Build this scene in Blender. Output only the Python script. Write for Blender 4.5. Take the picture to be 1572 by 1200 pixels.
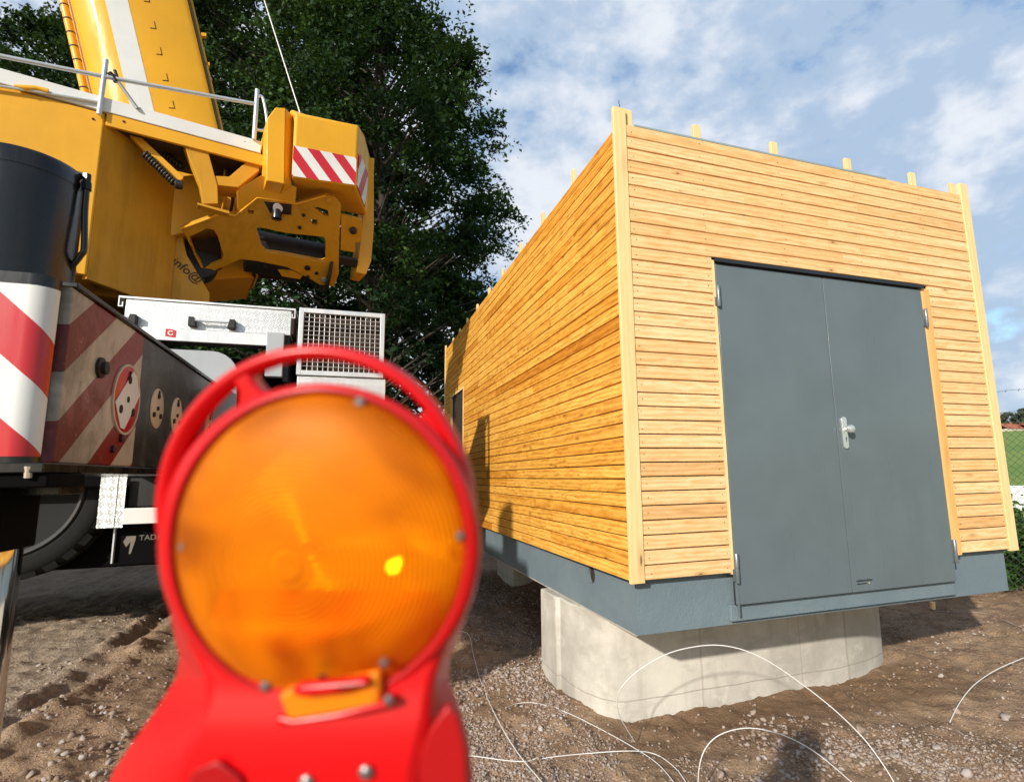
import bpy, bmesh, math, random
import numpy as np
from mathutils import Vector, Matrix
from mathutils.geometry import tessellate_polygon

for o in list(bpy.data.objects): bpy.data.objects.remove(o)
S = bpy.context.scene
R = math.radians
# ------------------------------------------------------------------ camera
FPX, YAW, PITCH, ROLL = 855.288, 0.334526, 0.155261, -0.015792
PPX, PPY = 833.78, 594.50                                      # principal point: the photograph is cropped off-centre
#     # solved for a 1572 x 1200 frame
CAM = np.array([-1.48732, -2.85900, 0.58976])
def _axes():
    cy, sy, cp, sp = math.cos(YAW), math.sin(YAW), math.cos(PITCH), math.sin(PITCH)
    f = np.array([sy*cp, cy*cp, sp]); r = np.array([cy, -sy, 0.0]); u = np.cross(r, f)
    cr, sr = math.cos(ROLL), math.sin(ROLL)
    return cr*r + sr*u, -sr*r + cr*u, f
CR, CU, CF = _axes()
cd = bpy.data.cameras.new('camera'); cam = bpy.data.objects.new('camera', cd); S.collection.objects.link(cam)
M = Matrix.Identity(4)
for i in range(3):
    M[i][0] = CR[i]; M[i][1] = CU[i]; M[i][2] = -CF[i]; M[i][3] = CAM[i]
cam.matrix_world = M
cd.shift_x = -(PPX-786)/1572; cd.shift_y = -(600-PPY)/1572; cd.sensor_width = 36; cd.lens = FPX/1572*36; cd.clip_start = 0.02; cd.clip_end = 3000
cd.dof.use_dof = True; cd.dof.focus_distance = 4.3; cd.dof.aperture_fstop = 3.3
S.camera = cam
S.render.resolution_x, S.render.resolution_y = 1024, 781
# ------------------------------------------------------------------ sun, sky, exposure
SUND = Vector((1.10, 1.03, -0.665)).normalized()                 # the way the light travels
sd = bpy.data.lights.new('sun', 'SUN'); sd.energy = 4.9; sd.angle = R(1.4); sd.color = (1, 0.93, 0.82)
sun = bpy.data.objects.new('sun', sd); S.collection.objects.link(sun)
sun.rotation_euler = SUND.to_track_quat('-Z', 'Y').to_euler()
W = bpy.data.worlds.new('World'); S.world = W; W.use_nodes = True
wn, wl = W.node_tree.nodes, W.node_tree.links
bg = wn['Background']; bg.inputs['Strength'].default_value = 0.13
sky = wn.new('ShaderNodeTexSky'); sky.sky_type = 'NISHITA'; sky.sun_disc = False
sky.sun_elevation = math.asin(-SUND.z); sky.sun_rotation = math.atan2(-SUND.x, -SUND.y)
sky.air_density = 1.3; sky.dust_density = 0.6; sky.ozone_density = 2.0
tc = wn.new('ShaderNodeTexCoord')
mp = wn.new('ShaderNodeMapping'); mp.inputs['Scale'].default_value = (1, 1, 1.7); mp.inputs['Location'].default_value = (0.15, 0.1, 0.35)
wl.new(tc.outputs['Generated'], mp.inputs['Vector'])
def wnoise(sc, det, ro, dist=0.0):
    n = wn.new('ShaderNodeTexNoise'); n.inputs['Scale'].default_value = sc; n.inputs['Detail'].default_value = det
    n.inputs['Roughness'].default_value = ro; n.inputs['Distortion'].default_value = dist
    wl.new(mp.outputs['Vector'], n.inputs['Vector']); return n
def wramp(a, b, src):
    r_ = wn.new('ShaderNodeMapRange'); r_.interpolation_type = 'SMOOTHSTEP'
    r_.inputs['From Min'].default_value = a; r_.inputs['From Max'].default_value = b
    wl.new(src, r_.inputs['Value']); return r_.outputs['Result']
def wmath(op, a, b):
    k = wn.new('ShaderNodeMath'); k.operation = op
    for i, v in enumerate((a, b)):
        if isinstance(v, (int, float)): k.inputs[i].default_value = v
        else: wl.new(v, k.inputs[i])
    return k.outputs[0]
n1 = wnoise(4.6, 8, 0.56, 0.1); n2 = wnoise(13.0, 6, 0.55, 0.1); n3 = wnoise(1.6, 4, 0.5)
sx = wn.new('ShaderNodeSeparateXYZ'); wl.new(tc.outputs['Generated'], sx.inputs[0])
cv = wmath('ADD', n1.outputs['Fac'], wmath('MULTIPLY', n2.outputs['Fac'], 0.50))
cover = wmath('MULTIPLY', wramp(0.53, 0.71, cv), 0.96)
front = wramp(-0.10, 0.35, sx.outputs[1])                 # cloud thinned in the unseen sky behind the camera to cut fill light
cover = wmath('MULTIPLY', cover, wmath('ADD', wmath('MULTIPLY', front, 0.8), 0.2))
br = wmath('ADD', wmath('ADD', n3.outputs['Fac'], wmath('MULTIPLY', sx.outputs[0], -0.20)), wmath('MULTIPLY', sx.outputs[2], -0.28))
br = wmath('ADD', br, wmath('MULTIPLY', wmath('SUBTRACT', cv, 0.76), 1.6))
ccol = wn.new('ShaderNodeMixRGB'); ccol.inputs['Color1'].default_value = (3.5, 4.5, 5.9, 1); ccol.inputs['Color2'].default_value = (6.6, 6.9, 7.4, 1)
wl.new(wramp(0.10, 0.52, br), ccol.inputs['Fac'])
skm = wn.new('ShaderNodeMixRGB'); skm.blend_type = 'MULTIPLY'; skm.inputs['Fac'].default_value = 1
sf = wn.new('ShaderNodeMixRGB'); sf.inputs['Color1'].default_value = (1, 1, 1, 1); sf.inputs['Color2'].default_value = (1.15, 1.35, 1.5, 1); wl.new(front, sf.inputs['Fac'])
wl.new(sky.outputs['Color'], skm.inputs['Color1']); wl.new(sf.outputs['Color'], skm.inputs['Color2'])
mix = wn.new('ShaderNodeMixRGB'); wl.new(cover, mix.inputs['Fac'])
wl.new(skm.outputs['Color'], mix.inputs['Color1']); wl.new(ccol.outputs['Color'], mix.inputs['Color2'])
wl.new(mix.outputs['Color'], bg.inputs['Color'])
S.view_settings.view_transform = 'Standard'; S.view_settings.look = 'None'
S.view_settings.gamma = 1; S.view_settings.exposure = 0.0
S.render.engine = 'CYCLES'

rng = np.random.default_rng(7); random.seed(7)
# ------------------------------------------------------------------ measuring helpers (photo pixel -> point on a real plane)
RO = [CAM]
def ray(px, py): return RO[0], CF + CR*(px-PPX)/FPX + CU*(PPY-py)/FPX
def onp(px, py, P0, n):
    o, d = ray(px, py); n = np.array(n, float); return o + d*(((np.array(P0)-o) @ n)/(d @ n))
def atx(px, py, X): return onp(px, py, (X, 0, 0), (1, 0, 0))
def aty(px, py, Y): return onp(px, py, (0, Y, 0), (0, 1, 0))
def atz(px, py, Z): return onp(px, py, (0, 0, Z), (0, 0, 1))
# ------------------------------------------------------------------ value noise / ground height
_lat = np.random.default_rng(3).random((256, 256))
def vnoise(x, y):
    xi = np.floor(x).astype(int); yi = np.floor(y).astype(int); fx = x-xi; fy = y-yi
    fx = fx*fx*(3-2*fx); fy = fy*fy*(3-2*fy)
    a = _lat[xi & 255, yi & 255]; b = _lat[(xi+1) & 255, yi & 255]; c = _lat[xi & 255, (yi+1) & 255]; d = _lat[(xi+1) & 255, (yi+1) & 255]
    return (a*(1-fx)+b*fx)*(1-fy) + (c*(1-fx)+d*fx)*fy - 0.5
def fbm(x, y, f, o, g=0.5):
    s = 0; a = 1
    for i in range(o): s = s + a*vnoise(x*f+i*17.3, y*f+i*9.1); a *= g; f *= 2.03
    return s
def sst(a, b, x):
    t = np.clip((x-a)/(b-a), 0, 1); return t*t*(3-2*t)
RUT0, RUT1 = np.array([-3.05, 3.6]), np.array([-3.25, 1.35])
def rutd(x, y):
    d = RUT1-RUT0; L = np.hypot(*d); d = d/L; ax = (x-RUT0[0])*d[0]+(y-RUT0[1])*d[1]; s = (x-RUT0[0])*d[1]-(y-RUT0[1])*d[0]
    return s, ax
def ground(x, y):
    x = np.asarray(x, float); y = np.asarray(y, float)
    z = -0.955 + 0*x
    z = z + 0.19*sst(-1.7, -3.2, x)*sst(12, 6, y)
    z = z + 0.20*sst(2.1, 5.0, x)*sst(-3, 1.2, y)
    z = z + 0.10*sst(1.6, 3.6, y)*sst(0.2, -0.5, x)
    near = 1-sst(10, 30, np.hypot(x, y))
    z = z + near*(0.05*fbm(x, y, 0.7, 2) + 0.035*fbm(x+5, y, 3.1, 3) + 0.022*fbm(x, y+9, 11, 3))
    z = z + near*0.030*np.maximum(0, fbm(x, y, 17, 2))
    s, ax = rutd(x, y)
    s = s + 0.07*fbm(x, y, 2.5, 2)
    amp = np.exp(-(np.maximum(0, np.abs(ax-1.2)-1.4)/0.5)**2)
    z = z + amp*(0.028*np.exp(-((s-0.12)/0.045)**2) + 0.03*np.exp(-((s+0.16)/0.06)**2) - 0.02*np.exp(-(s/0.06)**2))*(0.6+1.6*np.maximum(0, 0.4+fbm(x, y, 8, 2)))
    # the vineyard valley and its slope to the right
    far = sst(14, 60, x)
    z = z - 3.0*far*(1-sst(60, 240, x)) + 17*sst(55, 330, x+0.25*y)*sst(10, 60, x)
    return z
def gz(x, y): return float(ground(x, y))
def onground(px, py, up=0.0):
    o, d = ray(px, py); t = 0.8
    while t < 300:
        P = o+d*t
        if P[2] < gz(P[0], P[1])+up: break
        t *= 1.01
    a, b = t/1.01, t
    for _ in range(14):
        m = (a+b)/2; P = o+d*m
        if P[2] < gz(P[0], P[1])+up: b = m
        else: a = m
    return o+d*b
# ------------------------------------------------------------------ materials
def mat(name, col=(0.5, 0.5, 0.5), rough=0.5, metal=0.0, coat=0.0, spec=0.5):
    m = bpy.data.materials.new(name); m.use_nodes = True; b = m.node_tree.nodes['Principled BSDF']
    b.inputs['Base Color'].default_value = (*col, 1); b.inputs['Roughness'].default_value = rough
    b.inputs['Metallic'].default_value = metal; b.inputs['Coat Weight'].default_value = coat; b.inputs['Coat Roughness'].default_value = 0.12
    b.inputs['Specular IOR Level'].default_value = spec
    return m
class NT:
    def __init__(s, m): s.m = m; s.n = m.node_tree.nodes; s.l = m.node_tree.links; s.b = s.n['Principled BSDF']; s.tc = s.n.new('ShaderNodeTexCoord')
    def map(s, scale=(1, 1, 1), src='Object', loc=(0, 0, 0), rot=(0, 0, 0)):
        k = s.n.new('ShaderNodeMapping'); k.inputs['Scale'].default_value = scale; k.inputs['Location'].default_value = loc; k.inputs['Rotation'].default_value = rot
        s.l.new(s.tc.outputs[src] if isinstance(src, str) else src, k.inputs['Vector']); return k.outputs['Vector']
    def noise(s, sc, det=4, ro=0.55, vec=None, dist=0.0):
        k = s.n.new('ShaderNodeTexNoise'); k.inputs['Scale'].default_value = sc; k.inputs['Detail'].default_value = det
        k.inputs['Roughness'].default_value = ro; k.inputs['Distortion'].default_value = dist
        s.l.new(vec if vec is not None else s.tc.outputs['Object'], k.inputs['Vector']); return k.outputs['Fac']
    def vor(s, sc, vec=None, out='Distance', feat='F1', rnd=1.0):
        k = s.n.new('ShaderNodeTexVoronoi'); k.feature = feat; k.inputs['Scale'].default_value = sc; k.inputs['Randomness'].default_value = rnd
        s.l.new(vec if vec is not None else s.tc.outputs['Object'], k.inputs['Vector']); return k.outputs[out]
    def rng(s, v, a, b, c=0.0, d=1.0, smooth=True):
        k = s.n.new('ShaderNodeMapRange'); k.interpolation_type = 'SMOOTHSTEP' if smooth else 'LINEAR'
        for nm, x in zip(('From Min', 'From Max', 'To Min', 'To Max'), (a, b, c, d)): k.inputs[nm].default_value = x
        s.l.new(v, k.inputs['Value']); return k.outputs['Result']
    def ramp(s, v, stops):
        k = s.n.new('ShaderNodeValToRGB'); e = k.color_ramp.elements
        while len(e) < len(stops): e.new(0.5)
        for q, (p, c) in zip(e, stops): q.position = p; q.color = (*c, 1)
        s.l.new(v, k.inputs['Fac']); return k.outputs['Color']
    def mix(s, f, a, b, mode='MIX'):
        k = s.n.new('ShaderNodeMixRGB'); k.blend_type = mode
        for sock, v in (('Fac', f), ('Color1', a), ('Color2', b)):
            if isinstance(v, (int, float)): k.inputs[sock].default_value = v
            elif isinstance(v, tuple): k.inputs[sock].default_value = (*v, 1)
            else: s.l.new(v, k.inputs[sock])
        return k.outputs['Color']
    def math(s, op, a, b=0.0):
        k = s.n.new('ShaderNodeMath'); k.operation = op
        for i, v in enumerate((a, b)):
            if isinstance(v, (int, float)): k.inputs[i].default_value = v
            else: s.l.new(v, k.inputs[i])
        return k.outputs[0]
    def attr(s, name):
        k = s.n.new('ShaderNodeAttribute'); k.attribute_name = name; return k
    def bump(s, h, st=0.3, dist=0.01, prev=None):
        k = s.n.new('ShaderNodeBump'); k.inputs['Strength'].default_value = st; k.inputs['Distance'].default_value = dist
        s.l.new(h, k.inputs['Height'])
        if prev is not None: s.l.new(prev, k.inputs['Normal'])
        s.l.new(k.outputs['Normal'], s.b.inputs['Normal']); return k.outputs['Normal']
    def set(s, sock, v): s.l.new(v, s.b.inputs[sock])

def painted(name, col, rough=0.35, coat=0.3, dirt=0.25, dcol=(0.10, 0.07, 0.045), bumpst=0.05, metal=0.0):
    m = mat(name, col, rough, metal, coat); t = NT(m)
    a = t.noise(1.7, 5, 0.6); b = t.noise(1.0, 5, 0.65, t.map((9, 9, 1.3))); c = t.noise(38, 3, 0.6)
    f = t.math('MULTIPLY', t.rng(t.math('ADD', t.math('MULTIPLY', a, 0.6), t.math('MULTIPLY', b, 0.6)), 0.55, 0.85), dirt)
    c1 = t.mix(t.rng(t.noise(2.3, 3), 0.3, 0.7, 0.0, 1.0), col, tuple(x*0.9 for x in col))
    c2 = t.mix(f, c1, dcol)
    sp = t.rng(t.noise(170, 2, 0.5), 0.70, 0.76, 0, dirt*1.2)
    t.set('Base Color', t.mix(sp, c2, dcol))
    t.set('Roughness', t.rng(b, 0.3, 0.7, rough*0.8, min(1, rough*1.5)))
    t.bump(t.math('ADD', t.math('MULTIPLY', c, 0.25), t.noise(4, 2)), bumpst, 0.01)
    return m
def wood(name, axis, dark, light, tintamt=0.5, knots=True, rough=0.5, lo_=0.30, hi_=0.82):
    m = mat(name, light, rough, 0, 0.0, 0.35); t = NT(m)
    at = t.attr('tint'); sep = t.n.new('ShaderNodeSeparateColor'); t.l.new(at.outputs['Color'], sep.inputs['Color'])
    off = t.n.new('ShaderNodeVectorMath'); off.operation = 'MULTIPLY_ADD'; off.inputs[1].default_value = (31, 17, 23)
    t.l.new(at.outputs['Color'], off.inputs[0]); t.l.new(t.tc.outputs['Object'], off.inputs[2])
    v = off.outputs[0]
    sc = {'x': (2.6, 10, 13), 'y': (10, 2.6, 13), 'z': (10, 10, 1.0)}[axis]
    sc2 = {'x': (5, 70, 90), 'y': (70, 5, 90), 'z': (110, 110, 4)}[axis]
    sk = {'x': (5.0, 9, 15), 'y': (9, 5.0, 15), 'z': (9, 9, 2.2)}[axis]
    g1 = t.noise(1.6, 5, 0.62, t.map(sc, v), 1.6)
    wv = t.n.new('ShaderNodeTexWave'); wv.wave_type = 'RINGS'; wv.rings_direction = axis.upper(); wv.inputs['Scale'].default_value = 1.1
    wv.inputs['Distortion'].default_value = 5.0; wv.inputs['Detail'].default_value = 3; wv.inputs['Detail Scale'].default_value = 1.2
    t.l.new(t.map(tuple(x*0.8 for x in sc), v), wv.inputs['Vector'])
    g2 = t.noise(1.0, 3, 0.6, t.map(sc2, v))
    g = t.math('ADD', t.math('MULTIPLY', g1, 0.68), t.math('ADD', t.math('MULTIPLY', wv.outputs['Fac'], 0.16), t.math('MULTIPLY', g2, 0.18)))
    col = t.mix(t.rng(g, lo_, hi_), light, dark)
    tint = t.ramp(sep.outputs['Red'], [(0.0, (1.13, 1.16, 1.25)), (0.35, (1, 1, 1)), (0.65, (0.96, 0.86, 0.70)), (1.0, (0.74, 0.56, 0.36))])
    col = t.mix(tintamt, col, t.mix(1.0, col, tint, 'MULTIPLY'))
    h = g
    if knots:
        kv = t.map(sk, v)
        d = t.vor(1.0, kv, 'Distance'); cc = t.vor(1.0, kv, 'Color')
        s2 = t.n.new('ShaderNodeSeparateColor'); t.l.new(cc, s2.inputs['Color'])
        on = t.rng(s2.outputs['Red'], 0.72, 0.75)
        kn = t.math('MULTIPLY', t.rng(d, 0.04, 0.10, 1.0, 0.0), on); halo = t.math('MULTIPLY', t.rng(d, 0.08, 0.34, 0.55, 0.0), on)
        col = t.mix(halo, col, tuple(x*0.7 for x in dark)); col = t.mix(t.math('MULTIPLY', kn, 0.8), col, (0.13, 0.05, 0.018))
    t.set('Base Color', col); t.bump(h, 0.10, 0.003)
    return m
MT = {}
MT['side_wood'] = wood('larch side', 'y', (0.55, 0.22, 0.022), (0.90, 0.49, 0.095), 1.0, rough=0.42, lo_=0.34, hi_=0.74)  # same larch as the front; side light's deeper orange put into the colour
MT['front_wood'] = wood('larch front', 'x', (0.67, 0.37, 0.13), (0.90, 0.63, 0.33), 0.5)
MT['post_wood'] = wood('pine post', 'z', (0.78, 0.51, 0.22), (0.88, 0.63, 0.31), 0.4)
MT['trim_wood'] = wood('trim board', 'z', (0.70, 0.34, 0.09), (0.84, 0.48, 0.17), 0.3)
MT['dark'] = mat('dark gap', (0.03, 0.018, 0.01), 0.9)
MT['undershade'] = mat('sooty black', (0.004, 0.004, 0.004), 1.0, spec=0.1)  # near black for carrier parts, the shade there put into the colour
MT['black'] = mat('black rubber', (0.012, 0.012, 0.012), 0.6)
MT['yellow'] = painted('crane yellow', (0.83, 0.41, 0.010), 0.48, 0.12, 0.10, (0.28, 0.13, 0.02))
MT['yellow_grimy_shade'] = painted('crane yellow grimy shade', (0.62, 0.30, 0.007), 0.55, 0.05, 0.35, (0.14, 0.07, 0.02))  # grimy copy of the yellow, darkened as painted shade
MT['white'] = painted('white paint', (0.80, 0.80, 0.78), 0.4, 0.2, 0.12, (0.4, 0.36, 0.3))
MT['red'] = painted('red film', (0.60, 0.02, 0.03), 0.3, 0.2, 0.12)
MT['steel_black'] = painted('black hydraulic paint', (0.009, 0.0095, 0.010), 0.24, 0.12, 0.12, (0.12, 0.10, 0.09))
MT['chassis'] = painted('chassis black', (0.008, 0.008, 0.008), 0.5, 0.05, 0.3, (0.03, 0.025, 0.02))
MT['alu'] = painted('brushed aluminium', (0.72, 0.73, 0.74), 0.38, 0, 0.15, (0.35, 0.32, 0.28), metal=0.6)
MT['rail'] = painted('galvanised rail', (0.62, 0.66, 0.68), 0.35, 0, 0.15, (0.3, 0.3, 0.28), metal=0.5)
MT['chrome'] = mat('chrome rod', (0.75, 0.76, 0.77), 0.07, 1.0)
MT['grey_plate'] = painted('grey fender', (0.40, 0.43, 0.46), 0.35, 0.2, 0.15)
MT['tyre'] = mat('tyre', (0.010, 0.010, 0.010), 0.8, spec=0.3)
MT['rim'] = painted('dusty rim', (0.055, 0.055, 0.055), 0.5, 0.1, 0.4, (0.10, 0.085, 0.07))
MT['door'] = painted('door grey blue', (0.128, 0.162, 0.180), 0.32, 0.15, 0.03, (0.2, 0.2, 0.19), 0.03)
MT['door_dark'] = mat('door seal', (0.015, 0.018, 0.02), 0.5)
MT['lead'] = mat('anthracite flashing', (0.03, 0.035, 0.04), 0.35, 0.3)
MT['hinge'] = mat('painted hinge', (0.20, 0.24, 0.26), 0.35, 0.5)
MT['handle'] = mat('satin aluminium', (0.80, 0.81, 0.82), 0.3, 0.7)
MT['coil'] = mat('hose black', (0.02, 0.018, 0.016), 0.45)
def m_checker():
    m = mat('checker plate', (0.70, 0.71, 0.72), 0.36, 0.65); t = NT(m)
    def fam(rot):
        v = t.map((34, 34, 34), loc=(0.0, 0, 0), rot=(0, rot, 0))
        b = t.n.new('ShaderNodeTexBrick'); b.offset = 0.5; b.inputs['Scale'].default_value = 1; b.inputs['Mortar Size'].default_value = 0.17
        b.inputs['Brick Width'].default_value = 1.5; b.inputs['Row Height'].default_value = 0.5; b.inputs['Mortar Smooth'].default_value = 0.6
        s = t.n.new('ShaderNodeSeparateXYZ'); t.l.new(v, s.inputs[0]); c = t.n.new('ShaderNodeCombineXYZ'); t.l.new(s.outputs[0], c.inputs[0]); t.l.new(s.outputs[2], c.inputs[1])
        t.l.new(c.outputs[0], b.inputs['Vector']); return t.math('SUBTRACT', 1.0, b.outputs['Fac'])
    chk = t.n.new('ShaderNodeTexChecker'); chk.inputs['Scale'].default_value = 24
    v = t.map((1, 1, 1), rot=(0, R(45), 0)); s = t.n.new('ShaderNodeSeparateXYZ'); t.l.new(v, s.inputs[0]); c = t.n.new('ShaderNodeCombineXYZ'); t.l.new(s.outputs[0], c.inputs[0]); t.l.new(s.outputs[2], c.inputs[1])
    t.l.new(c.outputs[0], chk.inputs['Vector'])
    h = t.mix(chk.outputs['Fac'], fam(R(45)), fam(R(-45)))
    t.set('Base Color', t.mix(t.rng(t.noise(3, 5), 0.45, 0.8, 0, 0.4), (0.74, 0.75, 0.75), (0.42, 0.40, 0.36)))
    t.bump(h, 0.42, 0.0035); return m
MT['checker'] = m_checker()
def m_plinth():
    m = mat('plinth render', (0.17, 0.24, 0.29), 0.6); t = NT(m)
    t.set('Base Color', t.mix(t.rng(t.noise(3, 5, 0.6), 0.35, 0.7), (0.145, 0.195, 0.228), (0.175, 0.23, 0.262)))
    t.bump(t.math('ADD', t.noise(120, 3, 0.6), t.math('MULTIPLY', t.noise(30, 3), 0.6)), 0.45, 0.006); return m
MT['plinth'] = m_plinth()
def m_concrete():
    m = mat('cast concrete', (0.42, 0.39, 0.34), 0.85); t = NT(m)
    a = t.noise(1.6, 6, 0.65, None, 0.3); b = t.noise(1.2, 5, 0.6, t.map((5, 5, 0.8)))
    c = t.mix(t.rng(a, 0.32, 0.68), (0.60, 0.565, 0.50), (0.41, 0.385, 0.34))
    c = t.mix(t.rng(b, 0.5, 0.72, 0, 0.45), c, (0.28, 0.25, 0.21))
    c = t.mix(t.rng(t.noise(7, 5, 0.7), 0.58, 0.68, 0, 0.35), c, (0.70, 0.66, 0.58))
    pits = t.rng(t.vor(34), 0.05, 0.12, 1, 0); on = t.rng(t.noise(9, 2), 0.5, 0.6)
    pp = t.math('MULTIPLY', pits, on)
    c = t.mix(t.math('MULTIPLY', pp, 0.5), c, (0.16, 0.14, 0.12))
    # rusty tie marks and form seams
    s = t.n.new('ShaderNodeSeparateXYZ'); t.l.new(t.tc.outputs['Object'], s.inputs[0])
    def seam(x0, w): return t.rng(t.math('ABSOLUTE', t.math('SUBTRACT', t.math('ADD', s.outputs[0], t.math('MULTIPLY', t.noise(6, 3), 0.02)), x0)), 0, w, 1, 0)
    se = t.math('ADD', seam(0.75, 0.02), seam(-0.55, 0.012)); se = t.math('ADD', se, seam(0.3, 0.007))
    c = t.mix(t.math('MULTIPLY', se, 0.40), c, (0.24, 0.17, 0.13))
    ln = t.rng(t.math('ABSOLUTE', t.math('SUBTRACT', t.math('ADD', s.outputs[2], t.math('MULTIPLY', t.noise(2.5, 3), 0.03)), 0.045)), 0, 0.007, 0.6, 0)
    c = t.mix(ln, c, (0.22, 0.17, 0.13))
    c = t.mix(t.rng(t.noise(3.2, 6, 0.7, t.map((1, 1, 2.2))), 0.52, 0.64, 0, 0.45), c, (0.36, 0.335, 0.29))
    c = t.mix(t.rng(t.noise(1.0, 6, 0.7, t.map((14, 14, 0.9))), 0.62, 0.76, 0, 0.35), c, (0.27, 0.24, 0.20))
    low = t.rng(t.math('ADD', s.outputs[2], t.math('MULTIPLY', t.noise(4, 4), 0.25)), -0.06, 0.03, 0.55, 0)
    c = t.mix(low, c, (0.44, 0.33, 0.23))
    t.set('Base Color', c); t.bump(t.math('SUBTRACT', t.math('ADD', t.noise(60, 4, 0.6), t.math('MULTIPLY', t.noise(5, 3), 1.5)), pp), 0.35, 0.006); return m
MT['concrete'] = m_concrete()
def m_dirt():
    m = mat('dirt', (0.2, 0.13, 0.08), 0.95, 0, 0, 0.15); t = NT(m)
    g = t.n.new('ShaderNodeNewGeometry'); P = g.outputs['Position']
    a = t.noise(0.9, 6, 0.6, P, 0.4); b = t.noise(6, 6, 0.7, P); c = t.noise(60, 4, 0.7, P)
    col = t.mix(t.rng(a, 0.35, 0.65), (0.23, 0.14, 0.082), (0.43, 0.285, 0.175))
    col = t.mix(t.rng(b, 0.42, 0.66, 0, 0.85), col, (0.13, 0.075, 0.042))
    col = t.mix(t.rng(c, 0.38, 0.72, 0, 0.6), col, (0.46, 0.35, 0.25))
    # fine grit: small pale and dark chips
    v = t.n.new('ShaderNodeTexVoronoi'); v.inputs['Scale'].default_value = 75; t.l.new(P, v.inputs['Vector'])
    s = t.n.new('ShaderNodeSeparateColor'); t.l.new(v.outputs['Color'], s.inputs['Color'])
    chip = t.math('MULTIPLY', t.rng(s.outputs['Red'], 0.72, 0.78), t.rng(v.outputs['Distance'], 0.30, 0.42, 1, 0))
    chip = t.math('MULTIPLY', chip, t.rng(t.noise(2.2, 4, 0.6, P), 0.38, 0.58, 0.3, 1))
    col = t.mix(chip, col, t.ramp(s.outputs['Green'], [(0, (0.22, 0.13, 0.09)), (0.5, (0.50, 0.37, 0.28)), (1, (0.66, 0.58, 0.50))]))
    # pale dusty compacted track by the crane, fresh turned earth in front of the pier
    sx = t.n.new('ShaderNodeSeparateXYZ'); t.l.new(P, sx.inputs[0])
    trk = t.math('MULTIPLY', t.rng(t.math('ADD', sx.outputs[0], t.math('MULTIPLY', a, 0.8)), -2.95, -2.6, 1, 0), t.rng(b, 0.3, 0.6, 1, 0.5))
    trk = t.math('MULTIPLY', trk, t.rng(sx.outputs[1], 6, 9, 1, 0))
    col = t.mix(t.math('MULTIPLY', trk, 0.75), col, t.mix(t.rng(c, 0.35, 0.65), (0.30, 0.25, 0.19), (0.47, 0.41, 0.33)))
    fx = t.rng(t.math('ABSOLUTE', t.math('SUBTRACT', sx.outputs[0], 1.4)), 0.9, 1.9, 1, 0); fy = t.rng(t.math('ABSOLUTE', t.math('SUBTRACT', sx.outputs[1], 0.38)), 0.12, 0.50, 1, 0)
    col = t.mix(t.math('MULTIPLY', t.math('MULTIPLY', fx, fy), 0.65), col, t.mix(t.rng(b, 0.4, 0.6), (0.13, 0.075, 0.04), (0.22, 0.13, 0.075)))
    # green beyond the yard
    far = t.rng(t.math('ADD', sx.outputs[0], t.math('MULTIPLY', t.noise(0.15, 3, 0.5, P), 6)), 9.5, 12.5)
    wv = t.n.new('ShaderNodeTexWave'); wv.inputs['Scale'].default_value = 0.16; wv.inputs['Distortion'].default_value = 1.5; t.l.new(P, wv.inputs['Vector'])
    gr = t.mix(t.rng(wv.outputs['Fac'], 0.3, 0.7), (0.12, 0.20, 0.04), (0.26, 0.34, 0.09))
    gr = t.mix(t.rng(t.noise(0.03, 3, 0.5, P), 0.45, 0.55), gr, (0.15, 0.25, 0.06))
    col = t.mix(far, col, gr)
    t.set('Base Color', col)
    h = t.math('ADD', t.math('MULTIPLY', c, 0.6), t.math('ADD', t.math('MULTIPLY', b, 1.2), t.math('MULTIPLY', chip, 0.5)))
    t.bump(h, 1.0, 0.022); return m
MT['dirt'] = m_dirt()
def m_stone():
    m = mat('crushed stone', (0.4, 0.3, 0.26), 0.85, 0, 0, 0.2); t = NT(m)
    at = t.attr('tint'); s = t.n.new('ShaderNodeSeparateColor'); t.l.new(at.outputs['Color'], s.inputs['Color'])
    c = t.ramp(s.outputs['Red'], [(0, (0.17, 0.12, 0.085)), (0.3, (0.29, 0.215, 0.16)), (0.55, (0.37, 0.29, 0.24)), (0.8, (0.42, 0.38, 0.35)), (1, (0.58, 0.53, 0.48))])
    c = t.mix(t.rng(t.noise(45, 4, 0.65), 0.42, 0.7, 0, 0.7), c, (0.28, 0.18, 0.12))
    t.set('Base Color', c); t.bump(t.noise(120, 4, 0.6), 0.4, 0.004); return m
MT['stone'] = m_stone()
def m_leaf(name, a, b, c):
    m = mat(name, a, 0.6, 0, 0, 0.22); t = NT(m)
    at = t.attr('tint'); s = t.n.new('ShaderNodeSeparateColor'); t.l.new(at.outputs['Color'], s.inputs['Color'])
    col = t.ramp(s.outputs['Red'], [(0, a), (0.55, b), (1, c)])
    t.set('Base Color', col)
    tr = t.n.new('ShaderNodeBsdfTranslucent'); t.l.new(t.mix(0.5, col, (0.10, 0.16, 0.01)), tr.inputs['Color'])
    mx = t.n.new('ShaderNodeMixShader'); mx.inputs['Fac'].default_value = 0.22
    t.l.new(t.b.outputs[0], mx.inputs[1]); t.l.new(tr.outputs[0], mx.inputs[2]); t.l.new(mx.outputs[0], t.n['Material Output'].inputs['Surface'])
    return m
MT['leaf'] = m_leaf('leaf deep green', (0.006, 0.020, 0.007), (0.018, 0.052, 0.014), (0.075, 0.145, 0.028))
MT['leaf_bush'] = m_leaf('leaf bush green', (0.025, 0.07, 0.015), (0.05, 0.13, 0.02), (0.13, 0.24, 0.03))
MT['leaf_haze'] = m_leaf('leaf far', (0.07, 0.10, 0.07), (0.10, 0.13, 0.08), (0.13, 0.17, 0.10))  # paler than the near leaves, distance haze put into the colour
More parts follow.
